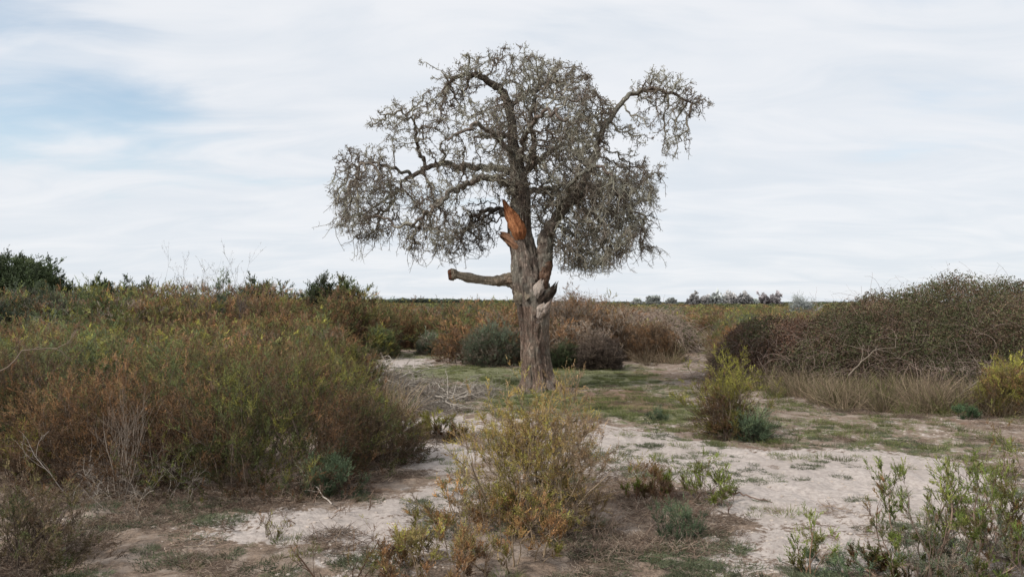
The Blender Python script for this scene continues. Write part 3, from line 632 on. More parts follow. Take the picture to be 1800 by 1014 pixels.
stick('bare_branch', 'pale bare branch reaching up out of the bramble bank', 'branch', [wpt(1490, 660, 11.4), wpt(1515, 632, 11.5), wpt(1545, 612, 11.6), wpt(1580, 612, 11.7)], .010, 62, (.22, .18, .14), 5, .25)
stick('bare_branch', 'long bleached dead stem leaning in the grass at the right end of the bramble bank', 'branch', [wpt(1655, 722, 11.5), wpt(1690, 690, 11.5), wpt(1735, 655, 11.7)], .012, 63, (.24, .20, .155), 4, .35)
stick('trailing_stem', 'bare brown stem trailing on the sand right of the leaning green plant', 'stem', [(*ground_xy(1262, 872), .05), (*ground_xy(1300, 878), .06), (*ground_xy(1350, 890), .03)], .010, 64, (.19, .13, .10), 3, .1)
stick('bare_branch', 'thin bleached twig lying slantwise under the blue-green plant', 'branch', [(*ground_xy(585, 893), .04), (*ground_xy(545, 868), .12), (*ground_xy(510, 842), .22)], .006, 65, (.38, .33, .29), 4, .1)
place_shrub('sparse_seedling', 'dark brown and green sprig bush at the bottom left corner', 'plant', 40, 1005, *shrub(527, H=.62, R=.5, stems=30, kids=(5, 4), nspray=5, fill=500, fillen=.1, tint=.75, spray=.045, nleaf=10, leaf=.012, lw=.002, pal=[BROWN, DUN, OLIVE, GREEN], base=.7, spread=.5, stem_r=.005, stem_col=(.12, .09, .07)))
# tall sprigs on the scrub skyline
for k, (px, top, d, H, pal, nm, lb) in enumerate([
        (412, 525, 13, .5, [ORA, (.30, .19, .09)], 'dry_spike', 'straw orange spike rising from the scrub below the skyline sapling'),
        (285, 572, 10, .4, [ORA, (.30, .19, .09)], 'dry_spike', 'lone slanting orange spike halfway up the left scrub')]):
    x, y = (px - CX) / F * d, d; z = EYE - (top - HY) / F * d
    place_shrub(nm, lb, 'plant', 0, 0, *shrub(530 + k, H=z * 1.15, R=.06, stems=4, kids=(5, 3), nspray=4, spray=.05, nleaf=8, leaf=.02, lw=.003, pal=pal, base=.3, spread=.03, stem_r=.005, wob=.05, lens=(.14, .3), stem_col=(.3, .2, .1)), xy=(x, y))
place_shrub('sapling', 'slender leaning sapling with drooping leaves on the left skyline', 'sapling', 0, 0, *shrub(540, H=3.0, R=.3, stems=3, kids=(7, 4), nspray=4, spray=.12, nleaf=6, leaf=.07, lw=.011, pal=[(.07, .09, .055), (.10, .12, .08)], base=.3, spread=.12, stem_r=.012, wob=.08, lens=(.16, .4), tipbias=.6), xy=((385 - CX) / F * 22, 22))
for k, (px, top, d, lb) in enumerate([(295, 487, 24, 'open twiggy bush on the skyline left of the sapling'), (365, 492, 22, 'small open bush on the skyline at the left of the sapling foot'), (405, 490, 23, 'bare twiggy bush on the skyline right of the sapling')]):
    H = EYE - (top - HY) / F * d
    place_shrub('twiggy_bush', lb, 'bush', 0, 0, *shrub(545 + k, H=H * 1.3, R=.4, stems=9, kids=(6, 5), nspray=2, spray=.07, nleaf=5, leaf=.03, lw=.005, pal=[BROWN, GREYB, OLIVE], base=.6, spread=.18, stem_r=.01, stem_col=(.13, .11, .10)), xy=((px - CX) / F * d, d))
# domed evergreen trees behind the left scrub
def tree_far(name, label, px, top, d, wpx, pal, seed, leaf=.12, lw=.03, stems=26, group=None, kids=(6, 5), nspray=6, spray=.22, base=.75  , **kw):
    H = EYE - (top - HY) / F * d; R = wpx / F * d / 2
    a = dict(spread=.25 * R / H, stem_r=.05, stem_col=(.12, .10, .08), fill=700 if d < 100 else 120, fillen=H * .1); a.update(kw)
    return place_shrub(name, label, 'tree', 0, 0, *shrub(seed, H=H * 1.08, R=R * .85, stems=stems, kids=kids, nspray=nspray, spray=spray, nleaf=8, leaf=leaf, lw=lw, pal=pal, base=base, **a), xy=((px - CX) / F * d, d), group=group, kids=('trunk', 'crown'))
tree_far('domed_tree', 'broad dark green domed tree at the left edge of the skyline', 14, 447, 30, 300, [(.04, .048, .03), (.045, .06, .03), (.06, .08, .035), (.08, .09, .045)], 550, leaf=.075, lw=.018, stems=5, kids=(2, 2), nspray=6, spread=.9, fill=7500, fillen=.22, lumpy=.3, lens=(.3, .3), tint=.8)
tree_far('domed_tree', 'small round dark green tree crown just right of the broad domed tree', 178, 499, 60, 40, [DKG, (.05, .065, .03)], 551)
tree_far('domed_tree', 'small dark pointed tree on the skyline between sapling and bare tree', 567, 499, 34, 42, PAL_DARK, 552, leaf=.08, lw=.018)
tree_far('domed_tree', 'pale green low tree on the skyline right of the small dark one', 608, 503, 34, 40, PAL_GREEN, 553, leaf=.08, lw=.018)
tree_far('domed_tree', 'broad low dark green tree clump on the skyline right of the sapling', 450, 507, 32, 90, PAL_DARK, 554, leaf=.08, lw=.018)
tree_far('domed_tree', 'low dark tree clump on the skyline between the round crown and the twiggy bush', 225, 505, 36, 80, PAL_DARK, 555, leaf=.08, lw=.018)
BL, BD = [(.23, .225, .225), (.28, .275, .27), (.32, .315, .31)], [(.19, .21, .20), (.24, .255, .24), (.28, .29, .28)]  # distance haze painted in: pale greyed colours for the horizon trees
FARG = 'distant trees on the horizon right of the bare tree'
for k, (px, top, wpx, pal, lb) in enumerate([
        (1120, 532, 16, BD, 'tiny dark distant bush nearest the bramble mound on the horizon'), (1145, 526, 18, BD, 'first small dark distant tree right of the bramble mound'), (1152, 527, 14, BD, 'second small dark distant tree, touching the first one'),
        (1180, 531, 20, BD, 'low dark distant bush between the two small trees and the pale row'), (1220, 524, 26, BL, 'greyish distant tree at the left end of the pale row'), (1240, 526, 16, BL, 'smallest greyish distant tree inside the pale row'),
        (1258, 520, 30, [(.22, .235, .225), (.28, .29, .28)], 'tallest grey-green distant tree near the left end of the pale row'), (1285, 521, 26, BL, 'pale bare distant tree right of the tallest one'), (1308, 521, 26, BL, 'pale bare distant tree in the middle of the pale row'),
        (1325, 532, 20, BD, 'dark low distant bush in front of the pale row'), (1340, 524, 22, [(.21, .195, .20), (.27, .255, .26)], 'purplish distant tree right of the pale row'), (1361, 524, 20, [(.21, .195, .20), (.27, .255, .26)], 'rightmost purplish distant tree, standing apart'),
        (1406, 531, 14, BD, 'small bare distant tree rising over the left end of the bramble bank')]):
    tree_far('distant_tree', lb, px, top - 4, 300 if k < 12 else 60, wpx * 1.3, pal, 560 + k, leaf=.75 if k < 12 else .12, lw=.16 if k < 12 else .02, stems=7, kids=(5, 4), nspray=3, spray=.6, base=.06, skirt=0, group=FARG, stem_r=.12 if k < 12 else .03, spread=.35, stem_col=(.24, .23, .225))

# ------------------------------------------------------------------ the bare tree
BX, BY = ground_xy(950, 688); SC = BY / F
def tp(px, py, dy=0.0): return np.array([(px - 950) * SC, dy, (688 - py) * SC])
tree = empty('bare_tree', (BX, BY, gz(BX, BY)), 'gnarled leafless old tree with grey lichen twigs and torn trunk in the clearing', 'tree')
def spline(pts, n):
    P = np.array(pts, float); K = len(P); out = []
    t = np.linspace(0, K - 1 - 1e-6, n)
    Q = np.vstack([2 * P[0] - P[1], P, 2 * P[-1] - P[-2]])
    for u in t:
        k = int(u); f = u - k; a, b, c, d = Q[k], Q[k + 1], Q[k + 2], Q[k + 3]
        out.append(.5 * ((2 * b) + (c - a) * f + (2 * a - 5 * b + 4 * c - d) * f * f + (3 * b - a - 3 * c + d) * f ** 3))
    return np.array(out)
def limb_geo(pts, radii, n, sides, seed, rough=.16, colf=None, cap=True):
    """detailed tube with bark relief: returns verts (n,sides,3), colours"""
    P = spline(pts, n); R = spline(np.array(radii)[:, None], n)[:, 0]
    T = unit(np.gradient(P, axis=0)); A = np.zeros_like(P); a = np.cross(T[0], [0, 1, 0.01]); a /= np.linalg.norm(a)
    for k in range(n):
        a = a - T[k] * np.dot(a, T[k]); a /= np.linalg.norm(a); A[k] = a
    B = np.cross(T, A); th = np.arange(sides) / sides * 6.28318
    ring = A[:, None] * np.cos(th)[:, None] + B[:, None] * np.sin(th)[:, None]
    V = P[:, None] + ring * R[:, None, None]
    s = np.linalg.norm(np.diff(P, axis=0), axis=1).cumsum(); s = np.concatenate([[0], s])
    q = np.stack([ring[..., 0] * 5.5 + 10, ring[..., 1] * 5.5, np.broadcast_to(s[:, None], V.shape[:2]) * 2.6 + seed], -1)
    q2 = np.stack([ring[..., 0] * 1.3, ring[..., 1] * 1.3 + seed, np.broadcast_to(s[:, None], V.shape[:2]) * 2.2], -1)
    rid = 1 - np.abs(2 * fbm(q, 4, seed) - 1) * 2.2; low = fbm(q2, 3, seed + 9) - .5
    V = V + ring * (R[:, None] * (rough * (rid - .6) + rough * 2.2 * low))[..., None]
    return V, ring, rid, low, P, R
def add_limb(geo, V, C, cap=True):
    n, s, _ = V.shape; idx = np.arange(n * s).reshape(n, s); r = np.roll(idx, -1, 1)
    q = np.stack([idx[:-1], r[:-1], r[1:], idx[1:]], -1).reshape(-1, 4)
    v = V.reshape(-1, 3); c = C.reshape(-1, 3); t = None
    if cap:
        v = np.vstack([v, V[-1].mean(0)]); c = np.vstack([c, c[-1]])
        t = np.stack([idx[-1], r[-1], np.full(s, n * s)], -1)
    geo.add(v, q=q, t=t, c=c)
BARK, BARK_D, LICH = np.array([.43, .34, .28]), np.array([.19, .148, .12]), np.array([.44, .43, .36])
def bark_col(rid, low, lich=.3, dark=0.0):
    k = np.clip(rid, 0, 1)[..., None]; c = BARK_D * (1 - k) + BARK * k
    l = np.clip((low + .08) * 5, 0, 1)[..., None] * lich
    c = c * (1 - l) + LICH * l
    return c * (1 - dark)
# trunk
tr_px = [(948, 700, 44), (947, 688, 37), (944, 668, 30), (941, 640, 27), (939, 600, 26), (939, 565, 28), (937, 535, 32), (931, 508, 35), (926, 480, 31), (921, 450, 25), (914, 420, 23.5), (913, 385, 21), (916, 350, 17.5), (913, 320, 16), (909, 290, 13.5), (906, 262, 10.5)]
V, ring, rid, low, P, R = limb_geo([tp(a, b) for a, b, c in tr_px], [c * SC * .92 for a, b, c in tr_px], 420, 120, 3, .15)
ang = np.arctan2(ring[..., 1], ring[..., 0])
rootk = np.clip(1 - (V[..., 2]) / .38, 0, 1) ** 2
V += ring * (rootk * (.17 * np.maximum(0, np.cos(ang * 5 + 1.2)) + .05 * np.cos(ang * 3)))[..., None]
C = bark_col(rid, low, .5); zz = V[..., 2]
C = C * np.where(zz < 1.4, .92, 1.06)[..., None] * np.where((zz < 1.5)[..., None], np.array([1.12, 1, .94]), 1.0)
# torn area facing the viewer: thin the wood, leave it to a part of its own
pxm = V[..., 0] / SC + 950; pym = 688 - V[..., 2] / SC
edge = 7 * (fbm(np.stack([pxm / 5, pym / 9], -1), 3, 5) - .5) * 2
wcen = np.interp(pym, [470, 505, 525, 545, 568], [960, 951, 962, 956, 944]); whal = np.interp(pym, [468, 478, 512, 535, 552, 570], [0, 13, 15, 14, 9, 0])
scar = (np.abs(pxm - wcen + edge) < whal) & (V[..., 1] - P[:, None, 1] < .02)
V -= ring * np.where(scar, .030 + .02 * rid, 0)[..., None]
n, s, _ = V.shape; idx = np.arange(n * s).reshape(n, s); r = np.roll(idx, -1, 1)
quads = np.stack([idx[:-1], r[:-1], r[1:], idx[1:]], -1).reshape(-1, 4)
fs = scar.ravel()[quads].sum(1) >= 3
g = Geo(); g.add(V.reshape(-1, 3), q=quads[~fs], c=C.reshape(-1, 3)); trunk = g.obj('trunk', M_BARK, tree, smooth=True)
t_ = fbm(np.stack([V[..., 0] * 30, V[..., 1] * 30, V[..., 2] * 5], -1), 3, 8)[..., None]
WC = np.where((pym < 508)[..., None], np.array([.22, .12, .075]) * (1 - t_) + np.array([.34, .23, .17]) * t_, np.array([.62, .47, .38]) * (1 - t_) + np.array([.88, .74, .63]) * t_)
g = Geo(); g.add(V.reshape(-1, 3), q=quads[fs], c=WC.reshape(-1, 3)); o = g.obj('torn_wound', M_WOOD, tree, smooth=True); o['label'] = 'pale pinkish bare wood where the bark is torn from the trunk'

def splinter(name, label, pts, radii, seed, ca, cb, flat=.45, n=70, sides=48, rough=.42, jag=.6, par=tree, mat=M_WOOD):
    V, ring, rid, low, P, R = limb_geo(pts, radii, n, sides, seed, rough)
    # jagged end: vertices near the tip retreat by fibre
    th = np.arange(sides); fib = .6 * noise(np.stack([th * .55, th * 0 + seed], 1), seed) + .4 * noise(np.stack([th * 1.3, th * 0 + seed], 1), seed + 1); u = np.linspace(0, 1, n)
    T = unit(np.gradient(P, axis=0)); ln = np.linalg.norm(P[-1] - P[0])
    V = V - T[:, None] * ((u ** 2.5)[:, None] * fib[None] * ln * jag)[..., None]
    V[..., 1] = P[:, None, 1] + (V[..., 1] - P[:, None, 1]) * flat
    t = fbm(np.stack([V[..., 0] * 25, V[..., 1] * 25 + seed, V[..., 2] * 9], -1), 3, seed)[..., None] * .8 + 1.1 * (fib[None, :, None] - .3) - .15 + .35 * (rid[..., None] - .5)
    Cc = np.array(ca) * (1 - t) + np.array(cb) * t
    g = Geo(); add_limb(g, V, np.clip(Cc, .01, 1)); o = g.obj(name, mat, par, smooth=False)
    if label: o['label'] = label
    return o
splinter('split_wood', 'long orange slab of freshly split wood', [tp(913, 424, -.20), tp(910, 408, -.23), tp(902, 390, -.20), tp(893, 374, -.17), tp(883, 350, -.12)], [9 * SC, 13 * SC, 12 * SC, 8 * SC, 2 * SC], 5, (.34, .11, .045), (.80, .36, .17), .55, jag=.15)
splinter('broken_stub', 'short jagged orange-brown stub', [tp(912, 432, -.1), tp(898, 424, -.12), tp(884, 417, -.14), tp(871, 411, -.16)], [13 * SC, 10 * SC, 7 * SC, 4 * SC], 6, (.38, .20, .12), (.66, .38, .24), .8)
splinter('bark_flap', 'dark jagged flap of torn bark sticking out to the right', [tp(936, 541, -.22), tp(948, 532, -.27), tp(961, 521, -.25), tp(972, 508, -.22), tp(984, 488, -.16)], [3 * SC, 6 * SC, 9 * SC, 7 * SC, 2 * SC], 7, (.06, .045, .035), (.15, .11, .085), .6, mat=M_BARK)
splinter('bark_flap', 'pale lip of torn wood under the dark flap', [tp(945, 560, -.26), tp(949, 548, -.27), tp(957, 536, -.29), tp(972, 514, -.2)], [4 * SC, 9.5 * SC, 9 * SC, 3 * SC], 9, (.62, .47, .38), (.92, .80, .70), .4)
splinter('bark_flap', 'pale pinkish plate of bare wood above the dark flap', [tp(941, 532, -.25), tp(941, 518, -.30), tp(947, 505, -.30), tp(954, 490, -.24)], [4 * SC, 10 * SC, 9.5 * SC, 3 * SC], 19, (.62, .47, .38), (.92, .80, .70), .35, jag=.3)
# broken left arm
V, ring, rid, low, P, R = limb_geo([tp(930, 520), tp(912, 500, -.03), tp(893, 494, -.05), tp(870, 496, -.06), tp(845, 494, -.08), tp(822, 490, -.1), tp(806, 486, -.11), tp(797, 485, -.12), tp(789, 486, -.12)],
                                   [26 * SC, 15 * SC, 9 * SC, 7.2 * SC, 6.2 * SC, 6.6 * SC, 5 * SC, 8.5 * SC, 7 * SC], 170, 40, 14, .5)
g = Geo(); C = bark_col(rid, low, .5); C = C * 1.4 * np.array([1.08, 1.0, .9]); C[-16:] = np.array([.27, .13, .08]) * (.6 + .8 * rid[-16:, :, None].clip(0, 1)); add_limb(g, V, C); g.obj('broken_arm', M_BARK, tree, smooth=True)['label'] = 'stout broken arm sticking out left with a brown snapped end'

# limbs: (px, py, depth) and half widths px
LIMBS = [
    ([(908, 285, 0), (903, 250, .05), (900, 215, .1), (893, 185, .1), (880, 158, .1), (858, 142, .05), (832, 132, 0), (805, 138, -.1), (785, 155, -.15)], [14, 12, 10.5, 10, 9, 7.5, 6, 4.5, 3]),
    ([(895, 190, .1), (912, 168, .25), (935, 150, .45), (962, 132, .6), (1000, 124, .7)], [7, 6, 5, 3.5, 2]),
    ([(916, 320, 0), (930, 292, -.15), (938, 262, -.25), (932, 225, -.3), (936, 190, -.3), (945, 165, -.3), (965, 150, -.3)], [13, 11, 8, 7, 6, 4.5, 3]),
    ([(944, 512, -.05), (954, 482, -.08), (957, 455, -.08), (959, 425, -.1), (972, 395, -.1), (992, 368, -.12), (1014, 345, -.2), (1032, 310, -.3), (1044, 275, -.35), (1056, 238, -.35), (1075, 208, -.35), (1100, 180, -.3), (1135, 165, -.3), (1175, 172, -.3), (1212, 190, -.3)],
     [16, 18, 17, 14, 11, 10, 9, 7.5, 6.5, 5.5, 5, 4.5, 3.8, 3, 2]),
    ([(914, 350, 0), (897, 330, -.15), (872, 320, -.3), (845, 322, -.45), (815, 338, -.6), (788, 358, -.7), (762, 380, -.8), (735, 405, -.85)], [14, 11, 9, 8, 7, 6, 4.5, 3]),
    ([(910, 312, 0), (888, 298, .15), (855, 292, .3), (820, 290, .4), (785, 284, .45), (752, 285, .5), (722, 300, .5), (698, 320, .5), (682, 350, .5)], [13, 10, 8, 7.5, 7.5, 7, 6, 4, 2.5]),
    ([(745, 285, .5), (730, 262, .45), (726, 235, .4), (720, 208, .35), (700, 188, .3)], [5, 4.5, 4, 3, 2]),
    ([(916, 395, .1), (890, 372, .5), (865, 360, .9), (838, 362, 1.2), (815, 385, 1.4), (800, 415, 1.5)], [11, 8, 6.5, 5.5, 4.5, 3]),
    ([(1000, 358, -.15), (1032, 338, -.35), (1065, 338, -.55), (1095, 360, -.7), (1115, 395, -.75)], [7.5, 6.5, 5.5, 4, 2.5]),
    ([(926, 300, .1), (955, 270, .5), (985, 245, .9), (1015, 225, 1.2), (1040, 215, 1.4)], [9, 7.5, 6, 4.5, 3]),
    ([(915, 345, .1), (945, 325, .8), (985, 315, 1.4), (1030, 330, 1.8), (1070, 365, 2.0)], [10, 8, 6, 4.5, 3]),
    ([(910, 300, -.1), (920, 270, -.7), (930, 250, -1.2), (950, 240, -1.7), (985, 255, -2.0)], [9, 7, 5.5, 4.5, 3]),
    ([(975, 392, -.15), (985, 360, -.7), (1005, 330, -1.2), (1030, 320, -1.6), (1055, 340, -1.8)], [7, 6, 5, 4, 2.5]),
    ([(906, 290, -.05), (885, 268, -.7), (860, 255, -1.2), (830, 262, -1.6), (800, 285, -1.8)], [8, 7, 5.5, 4, 2.5]),
    ([(902, 240, .1), (885, 225, .7), (860, 215, 1.1), (825, 215, 1.4)], [7, 5.5, 4.5, 3]),
    ([(715, 302, .5), (680, 290, .3), (650, 285, .1), (620, 290, 0)], [5, 4, 3, 2]),
]
# lobes of the crown: px, py, half w, half h, depth, half depth, number
LOBES = [(765, 235, 48, 45, 0, .9, 90), (925, 335, 45, 55, -.6, .4, 90), (905, 265, 45, 50, -.5, .4, 90), (870, 310, 50, 40, -.5, .4, 60), (970, 330, 50, 50, -.8, .5, 90), (640, 335, 62, 88, .1, 1.0, 560), (612, 290, 32, 36, .2, .5, 120), (640, 395, 55, 35, 0, .9, 240), (690, 215, 26, 52, .3, .45, 120), (655, 208, 28, 12, .3, .3, 26), (725, 195, 16, 40, .3, .3, 30),
         (790, 160, 46, 40, 0, .8, 260), (850, 122, 62, 24, 0, .9, 240), (935, 135, 60, 32, .1, 1.1, 260), (905, 105, 60, 16, 0, .8, 60), (985, 175, 66, 52, 0, 1.5, 420), (1015, 235, 66, 66, 0, 1.9, 620),
         (1005, 310, 78, 64, 0, 2.0, 560), (1080, 375, 68, 74, -.1, 1.7, 640), (1045, 425, 66, 48, -.1, 1.5, 420), (1110, 320, 50, 50, -.1, 1.2, 200), (1150, 165, 62, 30, -.3, .6, 190), (1205, 195, 42, 24, -.3, .4, 110), (1175, 245, 34, 56, -.3, .4, 110),
         (760, 400, 56, 50, -.4, 1.0, 260), (835, 400, 42, 62, .8, .9, 200), (745, 340, 50, 30, 0, 1.0, 110), (795, 430, 42, 32, .5, .9, 130), (730, 430, 30, 22, -.3, .5, 40), (1040, 458, 50, 22, -.1, 1.1, 120), (850, 240, 60, 60, 0, 1.5, 230), (800, 300, 60, 36, 0, 1.3, 150), (905, 200, 50, 70, 0, 1.5, 170), (780, 215, 40, 40, 0, .9, 70),
         (1035, 112, 16, 8, .7, .15, 10), (745, 110, 18, 8, -.1, .2, 12), (885, 300, 60, 40, 0, 1.6, 120), (960, 380, 40, 60, .6, 1.2, 80), (1135, 440, 28, 10, -.3, .3, 20), (1120, 230, 40, 40, -.3, .5, 50), (985, 440, 30, 36, .2, .9, 60)]
rng = np.random.default_rng(91)
att = []
for (px, py, hw, hh, dep, hd, nn) in LOBES:
    nn = int(nn * (2.6 if px > 960 and px < 1120 else 2.0))
    u = unit(rng.normal(size=(nn, 3))) * (rng.random((nn, 1)) ** (1 / 2.4))
    att.append(np.stack([(px + u[:, 0] * hw - 950) * SC, dep + u[:, 1] * hd, (688 - py - u[:, 2] * hh) * SC], 1))
att = np.concatenate(att)
fld = fbm(att * 1.9 + 7, 2, 41); att = att[rng.random(len(att)) < np.clip((fld - .42) * 9, .06, 1)]
# nodes from the limbs
nodes, parent, owner, limb_nodes = [], [], [], []
for li, (pts, hw) in enumerate(LIMBS):
    P = spline([tp(*p) for p in pts], max(6, len(pts) * 5)); P[1:-1] += rng.normal(size=P[1:-1].shape) * (.012 if li in (0, 3) else .026)
    ids = []
    for k, p in enumerate(P):
        nodes.append(p); parent.append(-1); owner.append(li); ids.append(len(nodes) - 1)
    limb_nodes.append(ids)
NL = len(nodes)
ok_start = np.zeros(NL, bool)
for ids in limb_nodes:
    for i in ids[int(len(ids) * .22):]: ok_start[i] = True
ok_start = list(ok_start)
STEP, KILL, INFL = .080, .10, .85
alive = att.copy()
for it in range(75):
    kd = kdtree.KDTree(len(nodes)); m = 0
    for i, p in enumerate(nodes):
        if ok_start[i]: kd.insert(p, i)
    kd.balance()
    acc = {}; keep = []
    for p in alive:
        co, i, d = kd.find(p)
        if d < KILL: continue
        keep.append(p)
        if d < INFL or it < 3:
            v = p - nodes[i]; v = v / (np.linalg.norm(v) + 1e-9)
            if i in acc: acc[i] += v
            else: acc[i] = v.copy()
    alive = np.array(keep)
    if not len(acc) or len(alive) < 10: break
    for i, v in acc.items():
        v = v / (np.linalg.norm(v) + 1e-9) + rng.normal(size=3) * .38 + np.array([0, 0, -.10 if nodes[i][2] < 3.6 else .05])
        v /= np.linalg.norm(v)
        if parent[i] >= 0 and (v @ (nodes[i] - nodes[parent[i]])) < -.02: continue
        nodes.append(nodes[i] + v * STEP); parent.append(i); owner.append(owner[i]); ok_start.append(True)
    if len(nodes) > 16000: break
nodes = np.array(nodes); nodes[NL:] += rng.normal(size=(len(nodes) - NL, 3)) * .016; parent = np.array(parent); owner = np.array(owner)
print('tree nodes', len(nodes), 'left', len(alive))
N_ = len(nodes); E = 2.15;  acc = np.zeros(N_); kids = [[] for _ in range(N_)]
RT = .0060
rad = np.zeros(N_)
for i in range(N_ - 1, NL - 1, -1):
    rad[i] = max(RT ** E, acc[i]) ** (1 / E); acc[parent[i]] += rad[i] ** E; kids[parent[i]].append(i)
# chains per limb
twg = [Geo() for _ in LIMBS]
by_len = {}
used = np.zeros(N_, bool)
order = sorted(range(NL, N_), key=lambda i: -rad[i])
chains = []
for i in range(NL, N_):
    p = parent[i]
    first = p < NL or max(kids[p], key=lambda c: rad[c]) != i
    if first:
        ch = [p, i]
        while kids[ch[-1]]: ch.append(max(kids[ch[-1]], key=lambda c: rad[c]))
        chains.append(ch)
def twig_col(p, r, rg):
    k = fbm(p * 3.0, 3, 12)[..., None]; lo = np.clip((3.6 - p[..., 2:3]) / 1.2, 0, 1)
    lich = np.array([.35, .34, .27]); drk = np.array([.11, .088, .075]); brn = np.array([.16, .13, .105])
    t = np.clip((k - .38) * 3.0 + .12 * np.sin(p[..., 0:1] * 60), 0, 1); c = brn * (1 - t) + lich * t
    inner = np.exp(-(((p[..., 0:1] + .95) / 1.0) ** 2 + ((p[..., 2:3] - 2.95) / .75) ** 2))  # lower left crown interior: shade painted into the twig colour
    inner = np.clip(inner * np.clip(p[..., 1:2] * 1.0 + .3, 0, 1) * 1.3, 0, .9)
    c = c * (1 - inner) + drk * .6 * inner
    d = np.clip(np.asarray(r)[..., None] / .03, 0, 1) * .35
    return c * (1 - d) + drk * d
for ch in chains:
    P = nodes[ch]; R = rad[ch].copy(); R[0] = R[1] * 1.15
    big = R[1] > .012
    if len(ch) > 2:
        P = spline(P, len(P) * 2 - 1); R = np.interp(np.linspace(0, 1, len(P)), np.linspace(0, 1, len(R)), R)
    c = twig_col(P, R, rng)
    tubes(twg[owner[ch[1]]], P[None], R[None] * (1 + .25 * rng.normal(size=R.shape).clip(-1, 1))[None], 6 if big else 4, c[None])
# spurs on all thin wood
tw = np.arange(NL, N_); tw = tw[rad[tw] < .016]
tip = np.array([len(kids[i]) == 0 for i in tw])
cnt = np.where(tip, 6, 2); src = np.repeat(tw, cnt)
dirp = unit(nodes[src] - nodes[parent[src]])
st = nodes[src] + (nodes[parent[src]] - nodes[src]) * rng.random((len(src), 1))
d = unit(dirp * .5 + unit(rng.normal(size=(len(src), 3))) + np.array([0, 0, .12]))
ln = np.where(np.repeat(tip, cnt), .105, .08) * (.35 + 1.0 * rng.random(len(src)))
SP = wander(rng, st, d, ln, 4, .5, 0.0)
low = nodes[src][:, 2]
for li in range(len(LIMBS)):
    k = owner[src] == li
    if k.any():
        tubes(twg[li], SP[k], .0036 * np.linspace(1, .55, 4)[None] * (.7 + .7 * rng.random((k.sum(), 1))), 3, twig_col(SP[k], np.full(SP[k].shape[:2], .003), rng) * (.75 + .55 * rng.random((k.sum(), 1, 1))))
        # tiny side buds on the spurs
        q = SP[k]; j = np.repeat(np.arange(len(q)), 3); p, tg = along(q, j, .2 + .8 * rng.random(len(j)))
        B = wander(rng, p, tg + unit(rng.normal(size=(len(j), 3))) * 1.2, .03 * (.4 + rng.random(len(j))), 2, .2, 0)
        tubes(twg[li], B, .0038 * np.ones((len(j), 2)) * (.6 + .7 * rng.random((len(j), 1))), 3, twig_col(B, np.full(B.shape[:2], .003), rng) * (.8 + .7 * rng.random((len(j), 1, 1))))
# hanging twiglets under the low right and low left
hang = [i for i in tw if ((nodes[i][2] < 3.9 and (nodes[i][0] > .25 or nodes[i][0] < -.7)) or rng.random() < .10) and rng.random() < (.5 if nodes[i][0] > .25 else .3)]
hp = nodes[hang]; d = unit(rng.normal(size=hp.shape) * .45 + np.array([0, 0, -1]))
HG = wander(rng, hp, d, .16 + .36 * rng.random(len(hp)), 7, .30, -.10)
HG[:, :, 2] = np.maximum(HG[:, :, 2], 1.97 + .25 * rng.random((len(hp), 1)))
ow = owner[hang]
for li in range(len(LIMBS)):
    k = ow == li
    if k.any():
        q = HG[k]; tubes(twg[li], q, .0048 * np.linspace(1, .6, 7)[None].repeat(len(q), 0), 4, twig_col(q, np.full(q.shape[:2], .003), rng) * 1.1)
        j = np.repeat(np.arange(len(q)), 7); p, tg = along(q, j, .1 + .9 * rng.random(len(j)))
        B = wander(rng, p, tg * .6 + unit(rng.normal(size=(len(j), 3))) * .9, .09 * (.3 + rng.random(len(j))), 4, .3, 0)
        tubes(twg[li], B, .0034 * np.linspace(1, .6, 4)[None].repeat(len(j), 0), 3, twig_col(B, np.full(B.shape[:2], .003), rng) * 1.1)
